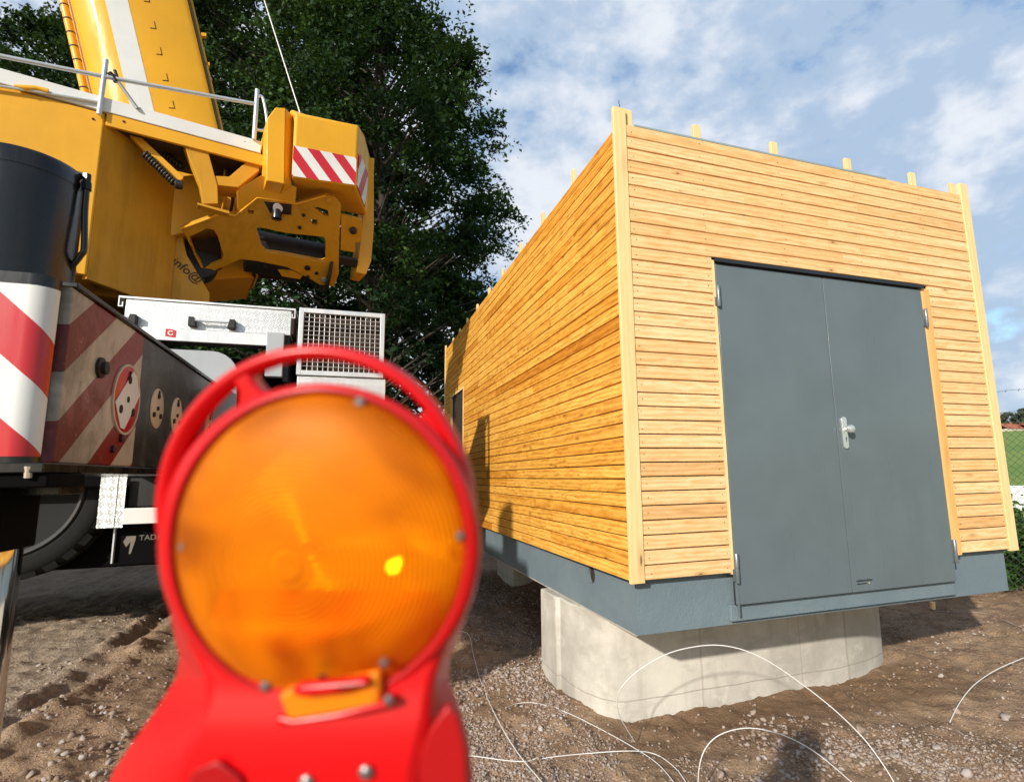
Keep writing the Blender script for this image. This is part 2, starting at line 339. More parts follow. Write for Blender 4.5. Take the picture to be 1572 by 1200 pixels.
def m_bark():
    m = mat('bark', (0.05, 0.04, 0.03), 0.95); t = NT(m)
    t.set('Base Color', t.mix(t.noise(3, 5, 0.6, t.map((6, 6, 1))), (0.02, 0.016, 0.012), (0.085, 0.07, 0.052))); t.bump(t.noise(5, 4, 0.6, t.map((6, 6, 1))), 0.6, 0.02); return m
MT['bark'] = m_bark()
def m_sidebeam():
    # grimy outrigger side with a red and cream warning panel painted on it
    m = mat('outrigger side', (0.03, 0.03, 0.03), 0.32, 0, 0.05); t = NT(m)
    g = t.n.new('ShaderNodeNewGeometry'); s = t.n.new('ShaderNodeSeparateXYZ'); t.l.new(g.outputs['Position'], s.inputs[0])
    y, z = t.math('SUBTRACT', s.outputs[1], 0.204), t.math('ADD', s.outputs[2], 0.008)
    q = t.math('SUBTRACT', y, t.math('MULTIPLY', t.math('SUBTRACT', z, 1.32), 1.0/0.76))
    fr = t.math('FRACT', t.math('DIVIDE', t.math('SUBTRACT', q, 0.15), 0.49))
    red = t.rng(fr, 0.495, 0.505, 1, 0)
    panel = t.math('MULTIPLY', t.rng(y, 0.300, 0.304, 1, 0), t.rng(y, -0.535, -0.53))
    film = t.mix(red, (0.54, 0.46, 0.37), (0.24, 0.008, 0.008))
    grime_reflection = t.rng(t.math('ADD', t.math('MULTIPLY', t.noise(5, 6, 0.65, g.outputs['Position'], 0.5), 0.9), t.math('MULTIPLY', t.rng(y, -0.6, 0.0, 0.5, 0.0), 0.55)), 0.44, 0.78)  # grime, plus a dark reflection painted toward the near end
    streak = t.rng(t.noise(1, 5, 0.7, t.map((1, 22, 1.2), g.outputs['Position'])), 0.5, 0.75, 0, 0.6)
    film = t.mix(t.math('MULTIPLY', grime_reflection, 0.5), film, (0.022, 0.018, 0.015)); film = t.mix(t.math('MULTIPLY', streak, 0.7), film, (0.045, 0.03, 0.024))
    base = t.mix(t.rng(t.noise(6, 6, 0.7, g.outputs['Position']), 0.4, 0.75), (0.022, 0.022, 0.023), (0.085, 0.08, 0.075))
    base = t.mix(t.math('MULTIPLY', streak, 0.5), base, (0.14, 0.13, 0.12))
    sp = t.rng(t.noise(70, 2, 0.5, g.outputs['Position']), 0.70, 0.74)
    c = t.mix(panel, base, film); t.set('Base Color', t.mix(t.math('MULTIPLY', sp, 0.6), c, (0.5, 0.45, 0.38)))
    t.set('Roughness', t.rng(grime_reflection, 0, 1, 0.32, 0.55)); t.bump(t.noise(20, 3), 0.08, 0.004); return m
MT['sidebeam'] = m_sidebeam()
MT['disc'] = painted('cream disc', (0.58, 0.49, 0.38), 0.4, 0.2, 0.3)
MT['lamp_red'] = mat('lamp red plastic', (0.60, 0.002, 0.005), 0.30, 0, 0.0, 0.45)
MT['lamp_red_dark'] = mat('lamp red recess shade', (0.40, 0.003, 0.005), 0.4)  # darker copy of the red, recess shade put into the colour
MT['cable'] = mat('white cable', (0.72, 0.70, 0.67), 0.5)
MT['cable_grey'] = mat('grey cable', (0.30, 0.25, 0.21), 0.6)
MT['wire'] = mat('fence wire', (0.10, 0.11, 0.11), 0.5, 0.5)
MT['deckunder'] = painted('walkway underside', (0.045, 0.028, 0.015), 0.7, 0, 0.3)
MT['membrane'] = mat('roof membrane', (0.28, 0.34, 0.36), 0.5)
MT['rope'] = mat('steel rope', (0.35, 0.35, 0.34), 0.5, 0.5)

# ------------------------------------------------------------------ mesh builder
C = S.collection
ROOT = {}
def tag(o, label=None, cat=None, group=None, kind=None):
    if label: o['label'] = label
    if cat: o['category'] = cat
    if group: o['group'] = group
    if kind: o['kind'] = kind
    return o
def empty(name, loc, label, cat, group=None):
    o = bpy.data.objects.new(name, None); C.objects.link(o); o.location = loc; o.empty_display_size = 0.2
    ROOT[o.name] = Vector(loc); return tag(o, label, cat, group)
def rootloc(o):
    while o.parent: o = o.parent
    return Vector(o.location)
def link_mesh(name, me, mats, parent=None, origin=None, smooth=False, bevel=0.0, bseg=2, subd=0):
    for m in (mats if isinstance(mats, (list, tuple)) else [mats]): me.materials.append(m)
    o = bpy.data.objects.new(name, me); C.objects.link(o)
    if parent is not None:
        o.parent = parent; me.transform(Matrix.Translation(-rootloc(parent)))
    elif origin is not None:
        me.transform(Matrix.Translation(-Vector(origin))); o.location = origin
    if smooth:
        me.shade_smooth()
        if smooth != 'all': me.set_sharp_from_angle(angle=R(40))
    if bevel:
        b = o.modifiers.new('bevel', 'BEVEL'); b.width = bevel; b.segments = bseg; b.limit_method = 'ANGLE'; b.angle_limit = R(35); b.harden_normals = False
        me.shade_smooth(); me.set_sharp_from_angle(angle=R(50))
    return o
class MB:
    def __init__(s): s.v = []; s.f = []; s.m = []; s.t = []
    def add(s, vs, fs, mi=0, tint=None):
        k = len(s.v); s.v += [tuple(float(c) for c in p) for p in vs]; s.f += [tuple(i+k for i in f) for f in fs]; s.m += [mi]*len(fs)
        s.t += [tint if tint is not None else (0.4, 0.5, 0.5)]*len(fs); return s
    def box(s, a, b, mi=0, tint=None):
        (x0, y0, z0), (x1, y1, z1) = a, b
        v = [(x0, y0, z0), (x1, y0, z0), (x1, y1, z0), (x0, y1, z0), (x0, y0, z1), (x1, y0, z1), (x1, y1, z1), (x0, y1, z1)]
        return s.add(v, [(0, 3, 2, 1), (4, 5, 6, 7), (0, 1, 5, 4), (1, 2, 6, 5), (2, 3, 7, 6), (3, 0, 4, 7)], mi, tint)
    def prism(s, pts, ext, holes=(), mi=0):
        # closed solid: polygon (with holes) pushed along ext
        loops = [list(map(Vector, pts))]+[list(map(Vector, h)) for h in holes]; ext = Vector(ext)
        # orient so that the first face looks away from ext
        tr = tessellate_polygon(loops); flat = [p for l in loops for p in l]; n = len(flat)
        nrm = Vector((0, 0, 0))
        for i, p in enumerate(loops[0]): q = loops[0][(i+1) % len(loops[0])]; nrm += p.cross(q)
        fs = []
        for a, b, c in tr:
            nn = (flat[b]-flat[a]).cross(flat[c]-flat[a])
            if nn.dot(ext) > 0: a, c = c, a
            fs += [(a, b, c), (a+n, c+n, b+n)]
        k = 0
        for li, l in enumerate(loops):
            m = len(l); ar = Vector((0, 0, 0))
            for i, p in enumerate(l): ar += p.cross(l[(i+1) % m])
            out = (ar.dot(ext) > 0) ^ (li > 0)
            for i in range(m):
                a, b = k+i, k+(i+1) % m
                fs.append((a, b, b+n, a+n) if out else (b, a, a+n, b+n))
            k += m
        return s.add([tuple(p) for p in flat]+[tuple(p+ext) for p in flat], fs, mi)
    def tube(s, pts, r, seg=10, mi=0, caps=True):
        P = [Vector(p) for p in pts]; n = len(P); rr = r if hasattr(r, '__len__') else [r]*n
        vs = []; up = None
        for i, p in enumerate(P):
            d = (P[min(i+1, n-1)]-P[max(i-1, 0)]).normalized()
            if up is None: up = d.orthogonal().normalized()
            up = (up-d*up.dot(d)).normalized(); sd_ = d.cross(up)
            for k in range(seg):
                a = 2*math.pi*k/seg; vs.append(p+(up*math.cos(a)+sd_*math.sin(a))*rr[i])
        fs = [(i*seg+k, i*seg+(k+1) % seg, (i+1)*seg+(k+1) % seg, (i+1)*seg+k) for i in range(n-1) for k in range(seg)]
        if caps: fs += [tuple(reversed(range(seg))), tuple((n-1)*seg+k for k in range(seg))]
        return s.add([tuple(v) for v in vs], fs, mi)
    def lathe(s, prof, org, axis, seg=32, mi=0, xdir=None):
        # prof: (radius, height along axis)
        ax = Vector(axis).normalized(); u = Vector(xdir) if xdir is not None else ax.orthogonal().normalized(); w = ax.cross(u); O = Vector(org)
        vs = [tuple(O+ax*h+(u*math.cos(2*math.pi*k/seg)+w*math.sin(2*math.pi*k/seg))*r) for r, h in prof for k in range(seg)]
        fs = [(i*seg+k, i*seg+(k+1) % seg, (i+1)*seg+(k+1) % seg, (i+1)*seg+k) for i in range(len(prof)-1) for k in range(seg)]
        fs += [tuple(reversed(range(seg))), tuple((len(prof)-1)*seg+k for k in range(seg))]
        return s.add(vs, fs, mi)
    def build(s, name, mats, parent=None, **kw):
        me = bpy.data.meshes.new(name); me.from_pydata(s.v, [], s.f); me.update()
        me.polygons.foreach_set('material_index', s.m)
        if len(set(s.t)) > 1 or kw.pop('tint', False):
            ca = me.color_attributes.new('tint', 'FLOAT_COLOR', 'CORNER'); arr = []
            for p, t in zip(me.polygons, s.t): arr += [*t, 1.0]*len(p.vertices)
            ca.data.foreach_set('color', arr)
        return link_mesh(name, me, mats, parent, **kw)
def smooth_path(pts, n=8):
    P = [Vector(p) for p in pts]; out = []
    for i in range(len(P)-1):
        p0, p1, p2, p3 = P[max(i-1, 0)], P[i], P[i+1], P[min(i+2, len(P)-1)]
        for k in range(n):
            t = k/n; out.append(0.5*((2*p1)+(p2-p0)*t+(2*p0-5*p1+4*p2-p3)*t*t+(3*p1-p0-3*p2+p3)*t**3))
    out.append(P[-1]); return out
def text(name, body, size, org, xd, yd, m, parent, depth=0.002):
    cu = bpy.data.curves.new(name, 'FONT'); cu.body = body; cu.size = size; cu.extrude = depth
    tmp = bpy.data.objects.new('tmp', cu); C.objects.link(tmp)
    dg = bpy.context.evaluated_depsgraph_get(); me = bpy.data.meshes.new_from_object(tmp.evaluated_get(dg)); bpy.data.objects.remove(tmp)
    xd = Vector(xd).normalized(); yd = Vector(yd); yd = (yd-xd*yd.dot(xd)).normalized(); zd = xd.cross(yd); T = Matrix.Identity(4)
    for i in range(3): T[i][0] = xd[i]; T[i][1] = yd[i]; T[i][2] = zd[i]; T[i][3] = org[i]
    me.transform(T); me.name = name; me.materials.clear()
    return link_mesh(name, me, m, parent)

# ================================================================== THE GROUND
def build_ground():
    def axis(a, b, st, lim):
        c = list(np.arange(a, b, st)); d = st; x = c[-1]; hi = []
        while x < lim: d *= 1.13; x += d; hi.append(x)
        d = st; x = a; lo = []
        while x > -lim: d *= 1.13; x -= d; lo.append(x)
        return np.array(lo[::-1]+c+hi)
    xs, ys = axis(-4.6, 5.2, 0.022, 900), axis(-1.6, 4.0, 0.022, 900)
    X, Y = np.meshgrid(xs, ys, indexing='ij'); Z = ground(X, Y)
    nx, ny = X.shape
    me = bpy.data.meshes.new('ground'); me.vertices.add(nx*ny); me.vertices.foreach_set('co', np.stack([X, Y, Z], -1).ravel().astype('f4'))
    i = (np.arange(nx-1)[:, None]*ny+np.arange(ny-1)[None]).ravel()
    q = np.stack([i, i+ny, i+ny+1, i+1], -1).ravel()
    me.loops.add(len(q)); me.loops.foreach_set('vertex_index', q); me.polygons.add(len(i)); me.polygons.foreach_set('loop_start', np.arange(len(i))*4)
    me.update(calc_edges=True); me.shade_smooth()
    tag(link_mesh('ground', me, MT['dirt']), kind='structure')
build_ground()

# ------------------------------------------------------------------ stones
def ico(sub=1):
    bm = bmesh.new(); bmesh.ops.create_icosphere(bm, subdivisions=sub, radius=1); v = np.array([p.co[:] for p in bm.verts]); f = np.array([[p.index for p in q.verts] for q in bm.faces]); bm.free(); return v, f
def scatter(name, pos, size, tintr, m, flat=0.62, sub=1, sink=0.15):
    v0, f0 = ico(sub); n = len(pos); nv, nf = len(v0), len(f0)
    co = np.repeat(v0[None], n, 0)
    co = co*(1+0.34*(rng.random((n, nv, 1))-0.5)*2*0.7)
    sc = size[:, None]*np.stack([0.75+0.6*rng.random(n), 0.6+0.4*rng.random(n), flat*(0.7+0.6*rng.random(n))], -1); co = co*sc[:, None]
    # chop with random planes for crushed-stone facets
    for _ in range(6):
        nn = rng.normal(size=(n, 3)); nn /= np.linalg.norm(nn, axis=1)[:, None]; d = (co*nn[:, None]).sum(-1); lim = (0.30+0.25*rng.random(n))*size
        over = np.maximum(0, d-lim[:, None]); co = co-over[..., None]*nn[:, None]
    a = rng.random(n)*6.283; b = (rng.random(n)-0.5)*0.9; ca, sa, cb, sb = np.cos(a), np.sin(a), np.cos(b), np.sin(b)
    x, y, z = co[..., 0], co[..., 1], co[..., 2]
    y, z = y*cb[:, None]-z*sb[:, None], y*sb[:, None]+z*cb[:, None]
    x, y = x*ca[:, None]-y*sa[:, None], x*sa[:, None]+y*ca[:, None]
    zz = ground(pos[:, 0], pos[:, 1])
    co = np.stack([x+pos[:, 0, None], y+pos[:, 1, None], z+(zz+size*flat*sink)[:, None]], -1).reshape(-1, 3)
    F = (f0[None]+(np.arange(n)*nv)[:, None, None]).reshape(-1, 3)
    me = bpy.data.meshes.new(name); me.vertices.add(len(co)); me.vertices.foreach_set('co', co.ravel().astype('f4'))
    me.loops.add(F.size); me.loops.foreach_set('vertex_index', F.ravel()); me.polygons.add(len(F)); me.polygons.foreach_set('loop_start', np.arange(len(F))*3)
    me.update(calc_edges=True)
    ca_ = me.color_attributes.new('tint', 'FLOAT_COLOR', 'POINT'); t = np.ones((n, nv, 4), 'f4'); t[..., 0] = tintr[:, None]; ca_.data.foreach_set('color', t.ravel())
    return link_mesh(name, me, m)
def gravel():
    # the laid gravel bed: left of the pier, round the front of it and in the right foreground
    def dens(x, y):
        cx = -0.42+0.115*np.maximum(y-0.6, 0)
        band = np.exp(-((x-cx)/0.50)**2)*sst(-0.6, 0.0, y)*(1-sst(6, 8, y))
        front = np.exp(-((x+0.25)/0.75)**2)*np.exp(-((y-0.05)/0.45)**2)
        br = sst(0.9, 1.4, x)*sst(0.05, -0.4, y)*0.9
        return np.clip(1.3*band+1.2*front+br+0.06, 0, 1)*np.clip(0.60+1.9*fbm(x, y, 1.9, 3)+0.8*fbm(x+3, y, 7, 2), 0.05, 1)
    N = 1300000
    x = rng.uniform(-3.6, 4.2, N); y = rng.uniform(-1.2, 6.5, N)
    inside = (x > 0.01) & (x < 2.95) & (y > 0.62) & (y < 1.62)
    keep = (rng.random(N) < dens(x, y)*0.9) & ~inside
    x, y = x[keep], y[keep]
    d = np.hypot(x-CAM[0], y-CAM[1]); k2 = rng.random(len(x)) < np.clip(2.6/d, 0.2, 1)**1.3; x, y = x[k2], y[k2]
    n = len(x); size = 0.0055+0.026*rng.random(n)**3.0; size *= np.clip(0.8+0.8*fbm(x+40, y, 1.1, 2), 0.5, 1.5)
    
    t = np.clip(rng.random(n)*0.75+0.28*(fbm(x, y, 1.3, 2)+0.4), 0, 1)
    tag(scatter('gravel', np.stack([x, y], -1), size, t, MT['stone']), kind='stuff')
gravel()
# single larger stones one can point at in the photo: px, py, size, tint, flatness, label
STONES = [
 (498, 0, 0, 0, 0, None),
 (833, 1013, 0.030, 0.95, 0.8, 'white angular stone at the foot of the concrete block, left end'),
 (745, 1032, 0.034, 0.85, 0.6, 'pale grey stone beside the white cable left of the concrete block'),
 (830, 1120, 0.036, 0.92, 0.6, 'flat pale stone in the gravel below the thin curving cable'),
 (775, 1155, 0.024, 0.25, 0.7, 'brown stone just above the crossing of two white cables'),
 (1108, 1190, 0.035, 0.60, 0.6, 'tan stone inside the low cable loop at the bottom edge'),
 (1270, 1143, 0.020, 0.95, 0.7, 'small whitish round stone right of the low cable loop'),
 (1265, 1155, 0.022, 0.70, 0.7, 'grey round stone touching the end of the low cable loop'),
 (1320, 1120, 0.050, 0.45, 0.5, 'flat earth-coloured stone next to the tall cable arch'),
 (1345, 1098, 0.038, 0.50, 0.5, 'broad light brown stone uphill of the tall cable arch'),
 (1470, 1095, 0.042, 0.50, 0.6, 'tan block of stone where the right cable enters the soil'),
 (1545, 1103, 0.040, 0.68, 0.5, 'brick-shaped pale stone near the right edge of the yard'),
 (1444, 1038, 0.026, 0.75, 0.6, 'pinkish grey stone on the bare soil right of the concrete block'),
 (1340, 1020, 0.026, 0.42, 0.7, 'orange-brown stone at the right end of the concrete block'),
 (1485, 1190, 0.040, 0.72, 0.6, 'large pinkish stone in the rubble at the bottom right'),
 (1440, 1150, 0.036, 0.70, 0.6, 'grey-pink slab of rubble above the largest pinkish stone'),
 (62, 1145, 0.020, 0.95, 0.8, 'white stone on the muddy ridge in the left foreground'),
 (95, 1140, 0.020, 0.80, 0.7, 'pinkish stone on the muddy ridge in the left foreground'),
]
for px, py, sz, tn, fl, lab in STONES[1:]:
    P = onground(px, py)
    o = scatter('stone', P[None, :2], np.array([sz]), np.array([tn]), MT['stone'], fl, 2, 0.4)
    o.data.transform(Matrix.Translation(-Vector(P))); o.location = P
    tag(o, lab, 'stone', 'larger stones lying in the yard')

# ================================================================== THE TIMBER BUILDING
WD, HC, LN, HF = 3.175, 2.714, 6.450, 2.765
DX0, DXM, DX1, DZ0, DH = 0.684, 1.562, 2.502, -0.1786, 2.10
HB, HI = -0.300, 0.062
shed = empty('timber_shed', (WD/2, LN/2, HB), 'long flat-roofed shed clad in orange-yellow larch boards with grey double door', 'shed')
NB = 34; PT = HC/NB; PF = HF/NB
def boards(mb, axis, u0, u1, holes, seed):
    rr = random.Random(seed)
    def seg(a, b, z0, z1):
        t = (min(1, max(0, rr.gauss(0.40, 0.24)+(0.4 if rr.random() < 0.06 else 0))), rr.random(), rr.random())
        zz0, zz1 = z0+0.0031, z1-0.0031; tl = rr.uniform(-0.0012, 0.0012); jit = rr.uniform(-0.0012, 0.0012)
        prof = [(0.020, zz0), (0.0035, zz0), (jit, zz0+0.0026), (tl+jit, zz1-0.0026), (0.0035, zz1), (0.020, zz1)]
        n = len(prof)
        if axis == 'x': vs = [(a, n_, z) for n_, z in prof]+[(b, n_, z) for n_, z in prof]
        else: vs = [(n_, b, z) for n_, z in prof]+[(n_, a, z) for n_, z in prof]
        fs = [(i, i+n, (i+1) % n+n, (i+1) % n) for i in range(n)]+[tuple(range(n)), tuple(reversed(range(n, 2*n)))]
        mb.add(vs, fs, 0, t)
    for i in range(NB):
        z0, z1 = (i*PF, (i+1)*PF) if axis == 'x' else (i*PT, (i+1)*PT)
        spans = [(u0, u1)]
        for (ha, hb_, hz0, hz1) in holes:
            if z0 < hz1-0.01 and z1 > hz0+0.01: spans = [s_ for a, b in spans for s_ in ((a, min(b, ha)), (max(a, hb_), b)) if s_[1]-s_[0] > 0.02]
        for a, b in spans:
            x = a
            first = rr.uniform(0.4, 2.4)
            while x < b-0.001:
                L = first if first else rr.uniform(0.6, 2.6)
                first = None
                e_ = b if x+L > b-0.35 else x+L
                seg(x, e_-0.0015 if e_ < b else b, z0, z1); x = e_
mb = MB(); boards(mb, 'x', 0.087, WD-0.088, [(DX0-0.022, DX1+0.088, -1, DZ0+DH+0.012)], 5)
mb.build('front_cladding', [MT['front_wood'], MT['dark']], shed)
SD0, SD1, SDZ = 4.84, 5.86, 1.84
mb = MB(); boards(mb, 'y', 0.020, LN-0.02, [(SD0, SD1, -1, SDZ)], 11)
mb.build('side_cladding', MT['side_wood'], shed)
mb = MB()
for i in range(NB): mb.box((WD-0.02, 0.02, i*PT+0.003), (WD, LN-0.02, (i+1)*PT-0.003), 0, (random.random(), random.random(), 0.3))
mb.build('rear_side_cladding', MT['side_wood'], shed)
mb = MB()
for i in range(NB): mb.box((0.0, LN-0.02, i*PT+0.003), (WD, LN, (i+1)*PT-0.003), 0, (random.random(), random.random(), 0.3))
mb.build('back_cladding', MT['front_wood'], shed)
MB().box((0.022, 0.03, 0.0), (DX0-0.004, 0.06, HC+0.03)).box((DX1+0.004, 0.03, 0.0), (WD-0.022, 0.06, HC+0.03)).box((DX0-0.004, 0.03, DZ0+DH+0.002), (DX1+0.004, 0.06, HC+0.03)) \
    .box((0.022, 0.06, 0.0), (0.06, LN-0.022, HC-0.01)).box((WD-0.06, 0.06, 0), (WD-0.022, LN-0.022, HC-0.01)).box((0.06, LN-0.06, 0), (WD-0.06, LN-0.022, HC-0.01)).build('wall_core', MT['dark'], shed)
MB().box((0.06, 0.06, HC-0.12), (WD-0.06, LN-0.06, HC-0.06)).build('roof', MT['membrane'], shed)
# plinth: left side plate with a round hole, the rest a box
circ = lambda cy, cz, r, X, n=24: [(X, cy+r*math.cos(2*math.pi*k/n), cz+r*math.sin(2*math.pi*k/n)) for k in range(n)]
hp = atx(908, 882, HI)
MB().prism([(HI, HI, HB), (HI, LN, HB), (HI, LN, 0), (HI, HI, 0)], (0.03, 0, 0), [circ(hp[1], hp[2], 0.056, HI)]) \
    .box((HI+0.03, HI, HB), (WD-HI, LN, -0.002)).build('plinth', MT['plinth'], shed)
MB().lathe([(0.0555, 0), (0.0555, 0.002)], (HI+0.016, hp[1], hp[2]), (1, 0, 0), 24).build('hole_shade', MT['dark'], shed)  # dark disc, the shade inside the hole put into its colour
MB().box((DX0-0.02, HI-0.03, HB+0.022), (DX1+0.03, HI-0.002, DZ0-0.008)).build('threshold', MT['plinth'], shed, bevel=0.003)
MB().box((0.08, HI+0.06, HB-0.02), (WD-0.12, LN-0.1, HB-0.002)).build('underside_slab', MT['concrete'], shed)
# posts
def post(x0, x1, y0, y1, z0, z1, nm='corner_post'):
    t = (random.random()*0.5, random.random(), random.random())
    m_ = MB(); m_.box((x0, y0, z0), (x1, y1, z1), 0, t); return m_.build(nm, MT['post_wood'], shed, tint=True, bevel=0.0025)
post(-0.003, 0.0845, -0.006, 0.019, -0.012, 2.868)
post(WD-0.086, WD+0.003, -0.006, 0.019, -0.012, 2.862)
post(-0.006, 0.018, LN-0.02, LN+0.05, -0.01, 2.79)
for x in (0.118, 0.63, 1.27, 1.95, 2.61, 3.055): post(x-0.028, x+0.028, 0.022, 0.046, 1.98, 2.886 if x < 2.9 else 2.868, 'batten')
for k, y in enumerate((0.74, 1.45, 2.12, 2.80, 3.43, 4.09, 4.75, 5.32, 5.88)): post(0.0215, 0.045, y-0.026, y+0.026, 1.95, 2.850-0.008*k, 'batten')
MB().tube([(0.045, 0.0, 2.86), (0.047, -0.003, 2.885), (0.040, -0.004, 2.90), (0.043, -0.004, 2.915)], 0.0022, 6).build('nail', MT['black'], shed)
# membrane edge peeping over the cladding
mb = MB(); xs_ = np.linspace(0.15, 2.3, 40)
top = [(x, 0.004, HF+0.014+0.045*max(0, float(fbm(x, 0.3, 1.7, 3)))) for x in xs_]
mb.prism([(xs_[0], 0.004, HF+0.001)]+top+[(xs_[-1], 0.004, HF+0.001)], (0, 0.014, 0)); mb.build('roof_membrane', MT['membrane'], shed)
sb = MB(); sr = random.Random(8)
for i in range(NB):
    for x in (0.118, 0.63, 1.27, 1.95, 2.61, 3.055):
        zc_ = (i+0.5)*PF+sr.uniform(-0.012, 0.012)
        if DX0-0.03 < x < DX1+0.09 and zc_ < DZ0+DH+0.03: continue
        sb.lathe([(0.0028, 0), (0.0028, 0.0016)], (x+sr.uniform(-0.012, 0.012), -0.0003, zc_), (0, -1, 0), 8)
sb.build('cladding_screws', MT['dark'], shed)['kind'] = 'stuff'
# door
fr = MB().box((DX0-0.021, -0.001, -0.006), (DX0-0.003, 0.03, DZ0+DH+0.011)); fr.build('door_frame', MT['post_wood'], shed)
fr = MB().box((DX1+0.005, -0.004, -0.01), (DX1+0.086, 0.03, DZ0+DH+0.0)); fr.build('door_trim', MT['trim_wood'], shed, bevel=0.002)
MB().box((DX0+0.004, 0.012, DZ0-0.004), (DX1-0.004, 0.028, DZ0+DH+0.001)).build('door_seal', MT['door_dark'], shed)
MB().box((DX0-0.006, -0.022, DZ0+DH+0.002), (DX1+0.012, 0.012, DZ0+DH+0.016)).box((DX0-0.006, -0.026, DZ0+DH-0.006), (DX1+0.012, -0.022, DZ0+DH+0.016)).build('drip_edge', MT['lead'], shed)
dl = MB().box((DX0+0.002, -0.004, DZ0), (DXM-0.0035, 0.012, DZ0+DH-0.014)).build('door_leaf', MT['door'], shed, bevel=0.0018)
dr = MB().box((DXM+0.0035, -0.004, DZ0), (DX1-0.002, 0.012, DZ0+DH-0.014)).build('door_leaf', MT['door'], shed, bevel=0.0018)
MB().box((DX0+0.0, -0.009, DZ0-0.06), (DX0+0.013, -0.0045, -0.01)).build('door_strip', MT['door'], dl)
def hinge(x, z, par, h=0.14):
    MB().lathe([(0.010, 0), (0.012, 0.003), (0.012, h*0.48), (0.009, h*0.49), (0.009, h*0.51), (0.012, h*0.52), (0.012, h-0.003), (0.010, h)], (x, -0.018, z), (0, 0, 1), 14) \
      .box((x-0.022, -0.0085, z+0.01), (x+0.012, -0.0045, z+h*0.46)).build('hinge', MT['hinge'], par, smooth=True)
hinge(DX0+0.002, 1.62, dl); hinge(DX0+0.004, -0.055, dl, 0.17); hinge(DX1+0.004, 1.62, dr); hinge(DX1+0.002, -0.06, dr, 0.16)
kp = aty(1299, 664, -0.01); kx, kz = DXM+0.062, kp[2]
pl_ = []
for k in range(24):
    a = 2*math.pi*k/24; pl_.append((kx+0.021*math.cos(a), -0.0045, kz+(0.085 if math.sin(a) >= 0 else -0.085)+0.021*math.sin(a)))
hd = MB().prism(pl_, (0, -0.009, 0)).build('door_handle', MT['handle'], dr, bevel=0.0025)
MB().lathe([(0.011, 0), (0.011, 0.028), (0.026, 0.034), (0.028, 0.044), (0.024, 0.055), (0.012, 0.060)], (kx+0.004, -0.013, kz+0.022), (0, -1, 0), 24).build('knob', MT['handle'], dr, smooth=True)
MB().lathe([(0.0085, 0), (0.0085, 0.003), (0.004, 0.004)], (kx, -0.013, kz-0.035), (0, -1, 0), 16).box((kx-0.0035, -0.0165, kz-0.060), (kx+0.0035, -0.013, kz-0.035)).build('lock_cylinder', MT['hinge'], dr)
lp = aty(1315, 893, -0.006)
text('maker_mark', 'weltbauholzbau', 0.0215, (lp[0]-0.0, -0.0062, lp[2]), (1, 0, 0), (0, 0, 1), mat('mark navy', (0.01, 0.014, 0.03), 0.5), dr, 0.0006)
text('maker_mark', 'holzbau systeme', 0.0125, (lp[0]+0.001, -0.0062, lp[2]-0.0165), (1, 0, 0), (0, 0, 1), mat('mark black', (0.01, 0.014, 0.02), 0.5), dr, 0.0006)
MB().lathe([(0.004, 0), (0.004, 0.001)], (lp[0]+0.105, -0.0052, lp[2]-0.012), (0, -1, 0), 12).build('maker_mark', mat('mark gold', (0.8, 0.6, 0.1), 0.5), dr)
# side door
MB().box((0.045, SD0+0.03, -0.18), (0.058, SD1-0.03, SDZ-0.03)).build('side_door', MT['lead'], shed)
MB().box((-0.004, SD0, 0), (0.03, SD0+0.03, SDZ)).box((-0.004, SD1-0.03, 0), (0.03, SD1, SDZ)).box((-0.004, SD0+0.03, SDZ-0.03), (0.03, SD1-0.03, SDZ)).build('side_door_frame', MT['post_wood'], shed)

# ------------------------------------------------------------------ concrete pier
def pier():
    pl = [(0.26, 0.63), (2.05, 0.63), (2.35, 0.67), (2.64, 0.77), (2.85, 0.95), (2.98, 1.20), (3.02, 1.62), (0.018, 1.62), (0.018, 1.265), (0.046, 1.25), (0.042, 1.08), (0.08, 0.88), (0.14, 0.74), (0.20, 0.66)]
    z0, z1 = -1.2, HB-0.022; n = len(pl); me = MB().prism([(x, y, z0) for x, y in pl], (0, 0, z1-z0))
    o = me.build('concrete_pier', MT['concrete'], origin=(1.4, 1.0, -0.9), bevel=0.012, bseg=3)
    tag(o, 'pale cast concrete foundation block under the front end of the shed', 'foundation block')
pier()
o = MB().box((0.75, 5.0, -1.2), (2.6, 5.9, HB-0.022)).build('concrete_pier', MT['concrete'], origin=(1.4, 5.5, -0.9), bevel=0.012)
tag(o, 'shadowed concrete foundation block under the far end of the shed', 'foundation block')
# wooden stake seen below the plinth on the right
P = onground(1432, 935)
tag(MB().lathe([(0.026, -0.1), (0.026, 0.07), (0.02, 0.075)], tuple(P), (0.1, 0, 1), 12).build('wooden_stake', MT['post_wood'], origin=tuple(P), smooth=True), 'short round wooden stake standing in the soil below the right end of the plinth', 'stake')

